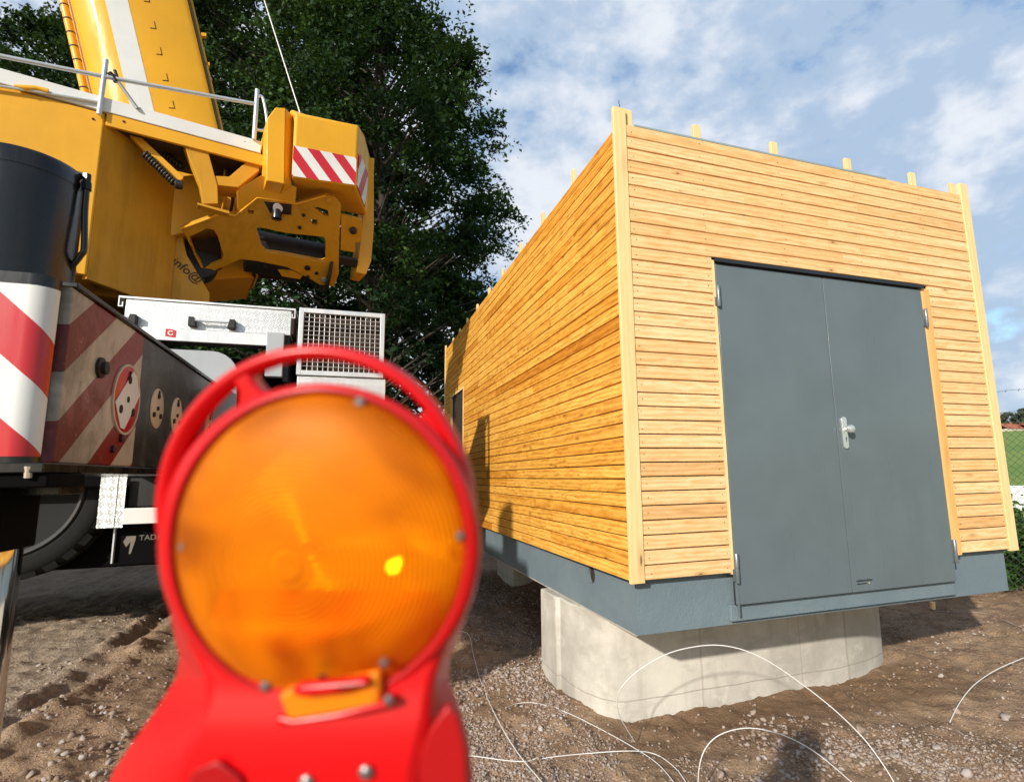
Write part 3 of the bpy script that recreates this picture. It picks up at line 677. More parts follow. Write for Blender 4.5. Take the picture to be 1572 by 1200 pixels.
# ================================================================== THE MOBILE CRANE
CT = np.array([0.052, 0.204, -0.008]); RO[0] = CAM-CT
crane = empty('mobile_crane', (-4.4, 3.4, -0.75), 'big yellow mobile crane with raised boom standing on its outriggers beside the timber shed', 'crane')
U1 = np.array([.969, .246, 0]); U1 = U1/np.linalg.norm(U1); U2 = np.array([-U1[1], U1[0], 0]); UZ = np.array([0, 0, 1.0])
C0 = np.array([-3.74, 2.56, 0.0])
def sp(u, v, z): return C0+U1*u+U2*v+UZ*z            # superstructure frame -> world
def su(px, py, off): return onp(px, py, C0+U2*off, U2)
def sbox(mb, a, b, mi=0):
    (u0, v0, z0), (u1, v1, z1) = a, b
    return mb.prism([sp(u0, v0, z0), sp(u1, v0, z0), sp(u1, v0, z1), sp(u0, v0, z1)], U2*(v1-v0), (), mi)
def arc(cx, cy, r, a0, a1, n=6): return [(cx+r*math.cos(R(a0+(a1-a0)*k/n)), cy+r*math.sin(R(a0+(a1-a0)*k/n))) for k in range(n+1)]
# --- warning stripes: thin film pieces laid on a flat band
def stripes(name, P00, P10, P11, P01, n, shear, phase, out, parent, flip=False):
    P00, P10, P11, P01 = [np.array(p, float) for p in (P00, P10, P11, P01)]; out = np.array(out, float); mb = MB()
    def pt(s, t): return (P00*(1-s)+P10*s)*(1-t)+(P01*(1-s)+P11*s)*t+out*0.002
    w = 1.0/n
    for k in range(-int(n*2)-2, int(n*2)+3):
        poly = [(k*w+phase, 0), ((k+1)*w+phase, 0), ((k+1)*w+phase+shear, 1), (k*w+phase+shear, 1)]
        def clip(poly, f, g):
            o_ = []
            for i in range(len(poly)):
                a, b = poly[i], poly[(i+1) % len(poly)]; fa, fb = f(a), f(b)
                if fa >= 0: o_.append(a)
                if fa*fb < 0: tt = fa/(fa-fb); o_.append((a[0]+(b[0]-a[0])*tt, a[1]+(b[1]-a[1])*tt))
            return o_
        poly = clip(poly, lambda q: q[0], 0)
        if len(poly) > 2: poly = clip(poly, lambda q: 1-q[0], 0)
        if len(poly) > 2:
            mb.prism([pt(*q) for q in poly], -out*0.0015, (), k % 2)
    return mb.build(name, [MT['red'], MT['white']], parent)
# ---------------- carrier
ch = MB().box((-9.5, 2.25, 0.55), (-1.35, 4.75, 1.35)).box((-9.5, 2.6, -0.1), (-1.4, 4.4, 0.55)).box((-9.5, 2.25, 1.35), (-3.3, 4.75, 1.95)).box((-3.3, 2.6, 1.35), (-1.4, 4.6, 1.7)).build('chassis', MT['undershade'], crane, bevel=0.02)
def wheel(x, yf, z, r=0.70):
    O = (x, yf, z); ax = (0, -1, 0)
    t = MB().lathe([(0.40, -0.36), (0.60, -0.37), (0.675, -0.33), (0.69, -0.30), (0.69, -0.06), (0.675, -0.03), (0.645, -0.005), (0.60, 0.006), (0.545, 0.006), (0.53, -0.01), (0.50, -0.03)], O, ax, 72).build('tyre', MT['tyre'], crane, smooth=True)
    m_ = MB()
    for k in range(30):
        a = 2*math.pi*k/30; ca, sa = math.cos(a), math.sin(a); tx, tz = -sa, ca
        def q(rr, w_, yy): return (x+ca*rr+tx*w_, yf+yy, z+sa*rr+tz*w_)
        m_.prism([q(0.66, -0.048, 0.012), q(0.66, 0.048, 0.012), q(0.705, 0.042, 0.03), q(0.705, -0.042, 0.03)], (0, 0.13, 0))
        a2 = a+math.pi/30; ca, sa = math.cos(a2), math.sin(a2); tx, tz = -sa, ca
        m_.prism([q(0.685, -0.045, 0.15), q(0.685, 0.045, 0.15), q(0.705, 0.042, 0.16), q(0.705, -0.042, 0.16)], (0, 0.14, 0))
    m_.build('tread', MT['tyre'], t)
    rm = MB().lathe([(0.53, -0.06), (0.525, 0.0), (0.515, 0.012), (0.50, 0.0), (0.47, -0.05), (0.44, -0.12), (0.40, -0.14), (0.20, -0.10), (0.16, -0.04), (0.15, 0.02), (0.12, 0.03)], O, ax, 64).build('rim', MT['rim'], crane, smooth=True)
    for k in range(10):
        a = 2*math.pi*k/10; MB().lathe([(0.017, 0), (0.017, 0.03), (0.012, 0.034)], (x+0.27*math.cos(a), yf+0.115, z+0.27*math.sin(a)), ax, 6).build('wheel_nut', MT['rim'], rm)
wheel(-4.05, 2.42, 0.545); wheel(-5.74, 2.42, 0.545); wheel(-4.05, 4.75, 0.545); wheel(-2.35, 4.75, 0.545)
# near-side storage box with checker plate, its rolled lid edge, the aluminium walkway edge and handles
YB = 1.95
def fb(px, py, y=YB): return aty(px, py, y)
x0, x1 = -3.23, -2.045
bx = MB().box((x0, YB, 1.79), (x1, YB+0.62, 2.005)).build('storage_box', MT['checker'], crane, bevel=0.004)
MB().box((x0-0.045, YB-0.012, 2.007), (x1+0.03, YB+0.66, 2.022)).box((x0-0.045, YB-0.012, 1.945), (x0-0.037, YB-0.004, 2.007)).box((x0-0.045, YB-0.012, 1.937), (x0-0.012, YB-0.004, 1.945)).box((x0-0.020, YB-0.012, 1.945), (x0-0.012, YB-0.004, 1.975)) \
    .box((x1+0.022, YB-0.012, 1.945), (x1+0.030, YB-0.004, 2.007)).box((x1+0.002, YB-0.012, 1.937), (x1+0.03, YB-0.004, 1.945)).box((x1+0.002, YB-0.012, 1.945), (x1+0.010, YB-0.004, 1.975)).build('lid_edge', MT['alu'], bx)
MB().box((x0-0.036, YB-0.008, 1.946), (x0-0.006, YB+0.3, 2.005)).build('lid_gap', MT['dark'], bx); MB().box((x1+0.001, YB-0.008, 1.80), (x1+0.021, YB+0.3, 2.004)).build('lid_gap', MT['dark'], bx)
MB().box((-3.9, YB-0.025, 1.685), (-2.165, YB+0.0, 1.785)).box((-3.9, YB, 1.772), (-2.165, YB+0.3, 1.785)).build('walkway_edge', MT['alu'], crane, bevel=0.003)
def grab(xa, xb, z):
    h = MB().tube([(xa, YB-0.05, z), (xb, YB-0.05, z)], 0.011, 10).build('handle', MT['rail'], crane, smooth=True)
    MB().prism([(xa-0.035, YB-0.0, z-0.05), (xa+0.02, YB, z-0.05), (xa+0.005, YB, z+0.025), (xa-0.035, YB, z+0.025)], (0, -0.065, 0)).build('handle_mount', MT['black'], h, bevel=0.004)
    MB().prism([(xb+0.035, YB-0.0, z-0.05), (xb-0.02, YB, z-0.05), (xb-0.005, YB, z+0.025), (xb+0.035, YB, z+0.025)], (0, -0.065, 0)).build('handle_mount', MT['black'], h, bevel=0.004)
grab(-3.42, -3.17, 1.845); grab(-2.75, -2.49, 1.855)
st = fb(262, 511, YB-0.026)
MB().prism([(st[0]-0.035, YB-0.0275, st[2]-0.028), (st[0]+0.035, YB-0.0275, st[2]-0.036), (st[0]+0.037, YB-0.0275, st[2]+0.02), (st[0]+0.01, YB-0.0275, st[2]+0.03), (st[0]-0.036, YB-0.0275, st[2]+0.032)], (0, 0.001, 0)).build('sticker', MT['red'], crane)
rg = MB()
for k in range(20):
    if k in (0, 1, 19): continue
    a, b = 2*math.pi*k/20, 2*math.pi*(k+1)/20
    rg.prism([(st[0]+rr*math.cos(t_), YB-0.029, st[2]+rr*math.sin(t_)) for rr, t_ in ((0.012, a), (0.012, b), (0.020, b), (0.020, a))], (0, 0.0008, 0))
rg.build('sticker_ring', MT['white'], crane)
# grey rounded fender plate under the walkway and the dark recess behind it
fz = lambda a, b: [a, b]
fp = [(-3.7, YB+0.01, 0.95), (-3.7, YB+0.01, 1.625), (-2.62, YB+0.01, 1.625)]+[(-2.62+0.20*math.sin(R(t_)), YB+0.01, 1.425+0.20*math.cos(R(t_))) for t_ in (15, 30, 45, 60, 75, 90)]+[(-2.42, YB+0.01, 0.95)]
MB().prism(fp, (0, 0.03, 0)).build('fender_plate', MT['grey_plate'], crane, bevel=0.004)
MB().box((-2.22, YB-0.03, 1.43), (-2.09, YB+0.05, 1.80)).build('bracket_plate', MT['grey_plate'], crane, bevel=0.004)
MB().box((-2.09, YB+0.02, 1.4), (-2.05, YB+0.4, 1.93)).build('hinge_plate', MT['chassis'], crane)
MB().box((-2.99, YB-0.02, 1.45), (-2.86, YB+0.008, 1.56)).build('latch', MT['black'], crane, bevel=0.004)
# mesh cage at the end of the carrier
cx0, cx1, cz0, cz1 = -1.985, -1.283, 1.455, 2.035
cg = MB().box((cx0, YB-0.02, cz0), (cx0+0.038, YB+0.02, cz1)).box((cx1-0.038, YB-0.02, cz0), (cx1, YB+0.02, cz1)).box((cx0+0.038, YB-0.018, cz0), (cx1-0.038, YB+0.018, cz0+0.04)).box((cx0+0.038, YB-0.018, cz1-0.04), (cx1-0.038, YB+0.018, cz1)) \
    .box((cx0, YB+0.55, cz0), (cx0+0.038, YB+0.59, cz1)).box((cx1-0.038, YB+0.55, cz0), (cx1, YB+0.59, cz1)).box((cx0, YB+0.02, cz1-0.04), (cx0+0.038, YB+0.55, cz1)).box((cx1-0.038, YB+0.02, cz1-0.04), (cx1, YB+0.55, cz1)).build('cage_frame', MT['alu'], crane, bevel=0.003)
gm = MB()
for k in range(1, 15): xx = cx0+0.038+(cx1-cx0-0.076)*k/15; gm.tube([(xx, YB, cz0+0.03), (xx, YB, cz1-0.03)], 0.0022, 6)
for k in range(1, 13): zz = cz0+0.04+(cz1-cz0-0.08)*k/13; gm.tube([(cx0+0.03, YB-0.006, zz), (cx1-0.03, YB-0.006, zz)], 0.0022, 6)
gm.build('wire_mesh', MT['alu'], crane)
MB().box((cx0+0.02, YB+0.16, cz0+0.02), (cx1-0.02, YB+0.54, cz1-0.02)).build('cooler', MT['dark'], crane)  # shade inside the cage put into this block's dark colour
MB().box((cx0+0.01, YB-0.015, 1.0), (cx1+0.02, YB+0.6, cz0-0.012)).build('end_box', MT['checker'], crane, bevel=0.004)
# low: checker strips, white rail, mudflap with lettering
MB().box((-3.265, YB-0.01, 0.262), (-3.160, YB, 0.63)).box((-3.150, YB-0.01, 0.262), (-3.105, YB, 0.63)).box((-3.160, YB-0.002, 0.262), (-3.150, YB+0.004, 0.63)).build('checker_strip', MT['checker'], crane)
MB().box((-3.10, YB-0.03, 0.285), (-2.30, YB+0.02, 0.40)).build('step_rail', MT['white'], crane, bevel=0.004)
MB().box((-3.10, YB+0.05, 0.41), (-2.3, YB+0.3, 0.62)).build('tool_box', MT['chassis'], crane)
mf = MB().box((-3.17, YB+0.09, 0.0), (-2.35, YB+0.10, 0.27)).build('mudflap', MT['undershade'], crane)
MB().box((-3.178, YB+0.06, 0.0), (-3.168, YB+0.11, 0.27)).build('mudflap_edge', MT['rail'], mf)
mk = mat('grey print', (0.17, 0.15, 0.12), 0.7)
text('lettering', 'TADANO', 0.056, (-3.02, YB+0.088, 0.155), (1, 0, 0.02), (0, 0, 1), mk, mf, 0.0008)
lx, lz = -3.12, 0.06
MB().prism([(lx, YB+0.088, lz+0.09), (lx+0.02, YB+0.088, lz+0.13), (lx+0.078, YB+0.088, lz+0.13), (lx+0.078, YB+0.088, lz+0.10), (lx+0.055, YB+0.088, lz), (lx+0.042, YB+0.088, lz), (lx+0.048, YB+0.088, lz+0.09), (lx+0.022, YB+0.088, lz+0.05)], (0, 0.001, 0)).build('emblem', mk, mf)
# ---------------- outrigger: beam, jack housing, cylinder, rod, pad
XS = -2.577
ob = MB().prism([(XS-0.04, -0.54, 0.67), (XS, -0.50, 0.67), (XS, -0.50, 1.345), (XS-0.04, -0.54, 1.345), (XS-0.45, -0.54, 1.345), (XS-0.45, -0.54, 0.67)], (0, 3.0, 0)).build('outrigger_beam', MT['sidebeam'], crane, bevel=0.006)
MB().box((XS-0.47, -0.50, 1.347), (XS+0.012, 2.4, 1.368)).box((XS-0.47, -0.62, 0.632), (XS+0.022, 2.4, 0.668)).box((XS-0.2, -0.42, 0.55), (XS+0.0, -0.22, 0.630)).build('beam_flange', MT['steel_black'], ob, bevel=0.004)
# jack housing with rounded near-right corner
def housing(z0, z1):
    c = [(-2.602-0.07+a, -0.60+0.07+b) for a, b in arc(0, 0, 0.07, -90, 0, 20)]
    pts = [(-3.25, -0.60)]+c+[(-2.602, -0.545), (-3.25, -0.545)]
    return MB().prism([(x, y, z0) for x, y in pts], (0, 0, z1-z0))
jh = housing(0.668, 1.36).build('jack_housing', MT['steel_black'], crane, smooth=True)
rc = [(-3.25, -0.603)]+[(-2.602-0.07+a, -0.60+0.07+b) for a, b in arc(0, 0, 0.073, -90, -8, 24)]
cum = [0]
for a, b in zip(rc, rc[1:]): cum.append(cum[-1]+math.hypot(b[0]-a[0], b[1]-a[1]))
LT = cum[-1]
def rcat(s):
    for i in range(len(rc)-1):
        if s <= cum[i+1]+1e-9: t = (s-cum[i])/(cum[i+1]-cum[i]); return (rc[i][0]*(1-t)+rc[i+1][0]*t, rc[i][1]*(1-t)+rc[i+1][1]*t)
    return rc[-1]
def film(name):
    mb = MB(); zs = np.linspace(0.69, 1.315, 40); ss = np.concatenate([np.linspace(0, cum[1], 30), np.linspace(cum[1], LT, 25)[1:]])
    # quads split along the diagonal stripe edges
    def cls(s, z): return math.floor((s*0.95+z-0.32+0.0)/0.205) % 2
    for i in range(len(ss)-1):
        s0, s1 = ss[i], ss[i+1]
        sm = (s0+s1)/2
        edges = sorted({0.69, 1.315})
        cuts = []
        k0 = math.floor((s0*0.95+0.69-0.32)/0.205)-1
        for k in range(k0, k0+8):
            za = k*0.205-s0*0.95+0.32; zb = k*0.205-s1*0.95+0.32
            zc = (k+1)*0.205-s0*0.95+0.32; zd = (k+1)*0.205-s1*0.95+0.32
            cl = lambda z: min(1.315, max(0.69, z))
            a, b, c_, d = cl(za), cl(zb), cl(zd), cl(zc)
            if max(c_-b, d-a) < 1e-6: continue
            p, q = rcat(s0), rcat(s1)
            mb.add([(p[0], p[1], a), (q[0], q[1], b), (q[0], q[1], c_), (p[0], p[1], d)], [(0, 1, 2, 3)], k % 2)
    return mb
f_ = film('x').build('warning_film', [MT['red'], MT['white']], jh, smooth=True)
CX, CY, CRD = -2.905, -0.235, 0.205
cyl = MB().lathe([(CRD+0.012, 1.37), (CRD+0.012, 1.415), (CRD, 1.42), (CRD, 1.86), (CRD-0.002, 1.862), (CRD-0.002, 1.866), (CRD, 1.868), (CRD, 1.925), (CRD-0.01, 1.942), (CRD-0.06, 1.945)], (CX, CY, 0), (0, 0, 1), 72).build('jack_cylinder', MT['steel_black'], jh, smooth=True)
e = [atz(p_[0], p_[1], z_) for p_, z_ in ()]
def hp_(px, py): return onp(px, py, (CX+CRD+0.05, CY-0.02, 0), (CF[0], CF[1], 0))
pp = [hp_(118, 268), hp_(131, 270), hp_(134, 276), hp_(132, 300), hp_(130, 330), hp_(129, 380), hp_(124, 392), hp_(106, 414)]
MB().tube(smooth_path(pp[2:], 5), 0.0125, 10).build('hydraulic_pipe', MT['steel_black'], jh, smooth=True)
q_ = hp_(132, 285); MB().tube([hp_(112, 266), hp_(133, 272)], 0.015, 6).tube([hp_(134, 268), hp_(133, 282)], 0.016, 6).tube([hp_(133, 281), hp_(132.6, 292)], 0.020, 6).build('pipe_fitting', MT['steel_black'], jh)
MB().box((-3.25, -0.60, 0.58), (-2.545, -0.30, 0.63)).lathe([(0.155, 0.40), (0.165, 0.41), (0.165, 0.58)], (CX, CY-0.05, 0), (0, 0, 1), 40).box((-3.16, -0.585, 0.35), (-2.715, -0.22, 0.578)).build('foot_housing', MT['undershade'], jh, bevel=0.008)
MB().tube([(-2.60, -0.608, 0.615), (-2.60, -0.612, 0.655)], 0.012, 8).build('brass_tag', MT['disc'], jh)
MB().lathe([(0.155, -0.72), (0.155, 0.36)], (CX+0.005, CY-0.03, 0), (0, 0, 1), 48).build('jack_rod', MT['chrome'], jh, smooth=True)
MB().lathe([(0.33, -0.80), (0.33, -0.76), (0.12, -0.70)], (CX, CY-0.03, 0), (0, 0, 1), 32).build('foot_pad', MT['steel_black'], jh, smooth=True)
# discs and bolts on the beam side
def disc(y, z, r, m, nm, t=0.004, seg=36): return MB().lathe([(r, 0), (r, t), (r-0.002, t+0.001)], (XS+0.0005, y, z), (1, 0, 0), seg).build(nm, m, ob, smooth=True)
yc, zc = 0.135, 0.99
dk = MB()
rg = MB().lathe([(0.172, 0.0), (0.172, 0.008), (0.160, 0.008), (0.160, 0.0)], (XS, yc, zc), (1, 0, 0), 48).build('ring', MT['disc'], ob)
disc(yc, zc, 0.159, MT['red'], 'rotating_disc', 0.005)
X_ = XS+0.0085
MB().prism([(X_, yc-0.150, zc-0.03), (X_, yc-0.06, zc-0.142), (X_, yc-0.01, zc-0.145), (X_, yc+0.152, zc+0.04), (X_, yc+0.09, zc+0.125), (X_, yc+0.04, zc+0.148)], (0.002, 0, 0)).build('disc_film', MT['white'], ob)
def holes(yy, zz, r, s=1.0):
    for a, d_, rr in ((90, 0.62, 0.13), (215, 0.62, 0.13), (325, 0.62, 0.13), (0, 0.0, 0.10)):
        m_ = MB().lathe([(r*rr*s, 0), (r*rr*s, 0.013)], (XS, yy+r*d_*math.cos(R(a)), zz+r*d_*math.sin(R(a))), (1, 0, 0), 16)
        if a == 90: m_.box((XS, yy-0.004, zz+r*0.62), (XS+0.0125, yy+0.004, zz+r*0.9))
        m_.build('keyhole', MT['dark'], ob)
holes(yc, zc, 0.155)
for px in ((240, 628), (270, 638), (296, 646), (320, 650)):
    P = atx(*px, XS); disc(P[1], 1.0, 0.112, MT['disc'], 'mounting_disc'); holes(P[1], 1.0, 0.112)
MB().lathe([(0.045, 0), (0.045, 0.012), (0.028, 0.016), (0.028, 0.03), (0.018, 0.032)], (XS, -0.195, 1.085), (1, 0, 0), 20).build('plug', MT['black'], ob, smooth=True)
for y, z in ((0.12, 0.80), (0.03, 0.745)): MB().lathe([(0.018, 0), (0.018, 0.012), (0.01, 0.014)], (XS, y, z), (1, 0, 0), 12).build('bolt', MT['black'], ob)
# ---------------- superstructure: side housing, walkway, railing
bd = MB(); sbox(bd, (-3.2, 0.0, 2.36), (0, 0.5, 3.885)); body = bd.build('side_housing', MT['yellow'], crane, bevel=0.012)
ap = MB(); ap.prism([sp(0.003, 0.012, 2.33), sp(0.60, 0.60, 2.30), sp(0.60, 0.60, 3.76), sp(0.003, 0.012, 3.86)], U2*0.05+U1*-0.04); ap.build('angled_panel', MT['yellow_grimy_shade'], crane, bevel=0.004)
sk = MB(); sbox(sk, (-3.2, 0.05, 2.2), (-0.15, 2.2, 2.34)); sbox(sk, (-3.2, 0.55, 2.34), (0.4, 2.2, 3.7)); sk.build('turntable_frame', MT['yellow_grimy_shade'], crane, bevel=0.02)
dk = MB(); sbox(dk, (-3.2, -0.012, 3.90), (1.265, 0.62, 4.035)); deck = dk.build('walkway_deck', MT['white'], crane, bevel=0.006)
fa = MB(); sbox(fa, (0.012, -0.004, 3.775), (1.30, 0.03, 3.895)); sbox(fa, (1.27, 0.03, 3.775), (1.30, 0.62, 3.895)); fa.build('walkway_fascia', MT['yellow'], crane, bevel=0.004)
un = MB(); sbox(un, (0.02, 0.04, 3.80), (1.26, 0.62, 3.86)); un.build('walkway_underside', MT['deckunder'], crane)
for px, py, off in ((143, 183, 0), (190, 187, -0.004), (376, 218, -0.004)):
    P = su(px, py, off); MB().lathe([(0.010, 0), (0.010, 0.006), (0.004, 0.009)], P, -U2, 10).build('rivet', MT['dark'], crane)
wt = su(107, 418, 0)
MB().prism([wt-U1*0.045-UZ*0.0-U2*0.001, wt+U1*0.055-U2*0.001, wt+UZ*0.085-U2*0.001], -U2*0.001).build('warning_triangle', MT['red'], crane)
MB().prism([wt-U1*0.028+UZ*0.010-U2*0.0025, wt+U1*0.038+UZ*0.010-U2*0.0025, wt+UZ*0.066-U2*0.0025], -U2*0.001).build('warning_triangle_field', MT['white'], crane)
ro = -0.03
def rp(px, py): return su(px, py, ro)
MB().tube([rp(-160, 48), rp(0, 86), rp(160, 118), rp(392, 160)], 0.019, 12).build('handrail', MT['rail'], deck, smooth=True)
MB().tube([rp(163, 92), rp(152, 176)], 0.021, 12).build('rail_post', MT['rail'], deck, smooth=True)
MB().tube([rp(395, 138), rp(390, 214)], 0.021, 12).build('rail_post', MT['rail'], deck, smooth=True)
b0, b1, b2, b3, b4 = [su(*p, 0.12) for p in ((398, 148), (404, 152), (410, 188), (405, 200), (394, 199))]
MB().tube(smooth_path([b0, b1, b2, b3, b4], 4), 0.015, 10).build('rail_loop', MT['rail'], deck, smooth=True)
MB().tube([rp(-160, 108), rp(75, 144), rp(155, 158)], 0.012, 8).build('lower_rail', MT['rail'], deck, smooth=True)
MB().tube([rp(172, 118), rp(183, 128), rp(211, 167)], 0.015, 8).build('brace', MT['rope'], deck, smooth=True)
cb = MB().tube([rp(168, 112), rp(174, 118), rp(178, 126)], 0.022, 8).tube([rp(176, 108), rp(182, 124)], 0.014, 8); cb.build('clamp', MT['chassis'], deck)
st_ = [rp(22, 132), rp(40, 136), rp(56, 136), rp(74, 141)]
MB().tube(st_, [0.012, 0.028, 0.022, 0.026], 10).build('strap', MT['yellow'], deck, smooth=True)
# under the walkway: bright rail with coiled hose, strut, frame and hydraulics
dg = MB().prism([su(188, 196, 0.12), su(204, 199, 0.12), su(282, 272, 0.12), su(272, 284, 0.12)], U2*0.05); dg.build('hose_rail', MT['yellow'], crane, bevel=0.003)
def coil(p0, p1, r, turns, th, m='coil'):
    a, b = Vector(p0), Vector(p1); ax = (b-a).normalized(); u = ax.orthogonal().normalized(); w = ax.cross(u); pts = []
    for k in range(turns*10+1): t_ = k/(turns*10); pts.append(a.lerp(b, t_)+(u*math.cos(2*math.pi*k/10)+w*math.sin(2*math.pi*k/10))*r)
    return MB().tube(pts, th, 6)
coil(su(222, 236, 0.09), su(268, 281, 0.09), 0.028, 12, 0.012).build('hose_coil', MT['coil'], crane, smooth='all')
coil(su(214, 207, 0.3), su(280, 258, 0.3), 0.03, 14, 0.012).build('hose_coil', MT['coil'], crane, smooth='all')
MB().lathe([(0.035, 0), (0.045, 0.01), (0.045, 0.06), (0.03, 0.07)], su(268, 282, 0.08), U1, 14).build('hose_end', MT['coil'], crane, smooth=True)
MB().prism([su(280, 216, 0.02), su(317, 223, 0.02), su(334, 285, 0.02), su(335, 313, 0.02), su(312, 313, 0.02), su(306, 280, 0.02)], U2*0.14).build('support_strut', MT['yellow_grimy_shade'], crane, bevel=0.006)
MB().prism([su(303, 311, -0.03), su(352, 324, -0.03), su(352, 328, -0.03), su(303, 314, -0.03)], U2*0.10).build('strut_foot', MT['yellow_grimy_shade'], crane)
MB().prism([su(384, 236, 0.03), su(400, 240, 0.03), su(398, 262, 0.03), su(366, 288, 0.03), su(330, 284, 0.03), su(328, 270, 0.03), su(352, 271, 0.03), su(381, 246, 0.03)], U2*0.25).build('bracket_frame', MT['yellow_grimy_shade'], crane, bevel=0.006)
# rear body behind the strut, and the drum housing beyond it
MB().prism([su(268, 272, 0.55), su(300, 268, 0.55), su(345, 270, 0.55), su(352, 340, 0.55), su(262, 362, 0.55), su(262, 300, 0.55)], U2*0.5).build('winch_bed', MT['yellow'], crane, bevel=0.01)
MB().prism([su(250, 350, 0.62), su(262, 349, 0.62), su(281, 364, 0.62), su(287, 392, 0.62), su(322, 450, 0.62), su(320, 500, 0.62), su(240, 500, 0.62)], U2*0.5).build('rear_panel', MT['yellow_grimy_shade'], crane, bevel=0.006)
tp = su(262, 402, 0.612)
text('lettering', 'info@', 0.125, tp, U1*0.80-UZ*0.60, UZ*0.9+U1*0.2, mat('black print', (0.02, 0.015, 0.01), 0.5), crane, 0.001)
MB().lathe([(0.20, 0), (0.20, 0.25), (0.16, 0.26)], su(302, 410, 1.0), -U2, 28).build('slewing_motor', MT['black'], crane, smooth=True)  # black, the shaded interior put into the motor's colour
MB().tube(smooth_path([su(296, 372, 0.9), su(308, 395, 0.8), su(310, 425, 0.8), su(300, 455, 0.9)], 5), 0.03, 8).build('hydraulic_hose', MT['coil'], crane, smooth='all')
hs = random.Random(4)
for k in range(9):
    a = 345+k*6.5; MB().tube(smooth_path([su(a, 262+hs.uniform(-4, 4), 0.30), su(a+hs.uniform(-3, 4), 285, 0.26), su(a+hs.uniform(-6, 6), 308, 0.3), su(a+hs.uniform(-8, 2), 330, 0.4)], 4), 0.010, 7).build('hydraulic_hose', MT['coil'] if k % 3 else MT['yellow'], crane, smooth='all')
for px, py in ((402, 275), (398, 262), (405, 255)): MB().lathe([(0.025, 0), (0.03, 0.01), (0.03, 0.08), (0.02, 0.09)], su(px, py+4, 0.16), UZ, 12).build('valve', MT['rail'] if py == 262 else MT['coil'], crane, smooth=True)
# frame plate that leans back underneath (its face looks down)
TN = -U2*0.62-UZ*0.785; TP = sp(1.6, -0.10, 3.50)
def tq(px, py): return onp(px, py, TP, TN)
outer = [(277, 351), (310, 339), (342, 327), (361, 331), (395, 303), (430, 307), (455, 313), (480, 306), (500, 300), (515, 304), (524, 317), (521, 360), (520, 420), (513, 440), (490, 437), (474, 427), (440, 410), (395, 401), (370, 398), (331, 415), (313, 421), (300, 395), (285, 362)]
h1 = [(290, 364), (318, 351), (328, 353), (334, 362), (343, 392), (340, 402), (313, 412), (300, 392)]
h2 = [(393, 351), (398, 349), (440, 358), (497, 364), (500, 370), (500, 400), (494, 402), (437, 391), (408, 387), (402, 380)]
h3 = [(482, 319), (487, 318), (503, 323), (505, 333), (498, 332)]
h4 = [(478, 337), (488, 338), (487, 346), (479, 345)]
h5 = [(427, 415), (448, 416), (464, 423), (460, 428), (434, 424)]
h6 = [(380, 322), (390, 324), (389, 330), (381, 328)]
wf = MB().prism([tq(*p) for p in outer], -TN*0.07, [[tq(*p) for p in h] for h in (h1, h2, h3, h4, h5, h6)]).build('winch_frame', MT['yellow_grimy_shade'], crane, bevel=0.004)
edge = [(277, 351), (310, 339), (342, 327), (361, 331), (395, 303), (430, 307), (455, 313), (480, 306), (500, 300)]
MB().tube([Vector(tq(*p))+Vector(TN)*0.004 for p in edge], 0.012, 6).build('frame_lip', MT['yellow'], wf)
MB().prism([tq(365, 328), tq(395, 303), tq(430, 307), tq(453, 312), tq(455, 290), tq(400, 272), tq(363, 296)], -U2*0.02+UZ*0.01).build('frame_flank', MT['yellow'], wf, bevel=0.003)
MB().box((0, 0, 0), (0.001, 0.001, 0.001)) if False else None
dc = tq(450, 376)
MB().lathe([(0.24, -0.42), (0.24, 0.42)], np.array(dc)+U2*0.42, U1, 36).lathe([(0.34, 0.42), (0.34, 0.45)], np.array(dc)+U2*0.42, U1, 36).build('winch_drum', MT['black'], wf, smooth=True)  # black, shade inside the frame put into the drum's colour
MB().prism([tq(288, 360)+U2*0.22, tq(340, 350)+U2*0.22, tq(343, 402)+U2*0.22, tq(312, 412)+U2*0.22], U2*0.03).build('interior_shade', MT['dark'], wf)  # dark sheets, shade behind the frame holes put into their colour
MB().prism([tq(385, 345)+U2*0.70, tq(508, 358)+U2*0.70, tq(508, 405)+U2*0.70, tq(388, 395)+U2*0.70], U2*0.03).build('interior_shade', MT['dark'], wf)
lc = tq(425, 322)
MB().prism([tq(405, 309), tq(448, 314), tq(447, 330), tq(415, 327)], TN*0.003).build('lamp_recess_shade', MT['dark'], wf)  # thin dark sheet, recess shade put into its colour
MB().lathe([(0.045, 0), (0.05, 0.01), (0.05, 0.14), (0.035, 0.15)], np.array(lc)+UZ*0.06+TN*0.04, -UZ, 20).build('work_lamp', MT['steel_black'], wf, smooth=True)
MB().lathe([(0.042, 0), (0.046, 0.05), (0.046, 0.06)], np.array(lc)+UZ*0.055+TN*0.045, UZ*0.3+TN, 18).build('lamp_lens', MT['handle'], wf, smooth=True)
for px, py, r_, mm in ((505, 308, 0.035, 'yellow_grimy_shade'), (472, 411, 0.032, 'coil'), (486, 419, 0.02, 'coil'), (407, 409, 0.02, 'coil'), (473, 424, 0.015, 'coil'), (466, 330, 0.018, 'coil'), (497, 429, 0.03, 'rail'), (460, 349, 0.02, 'coil')):
    MB().lathe([(r_, 0), (r_, 0.012), (r_*0.6, 0.015)], tq(px, py), TN, 16).build('boss', MT[mm], wf, smooth=True)
MB().prism([tq(524, 330), tq(556, 338), tq(555, 372), tq(545, 372), tq(545, 388), tq(523, 384)], -TN*0.05).build('side_lug', MT['yellow_grimy_shade'], wf, bevel=0.004)
MB().lathe([(0.04, 0), (0.04, 0.03), (0.02, 0.04)], tq(542, 353), TN, 16).build('pin', MT['coil'], wf, smooth=True)
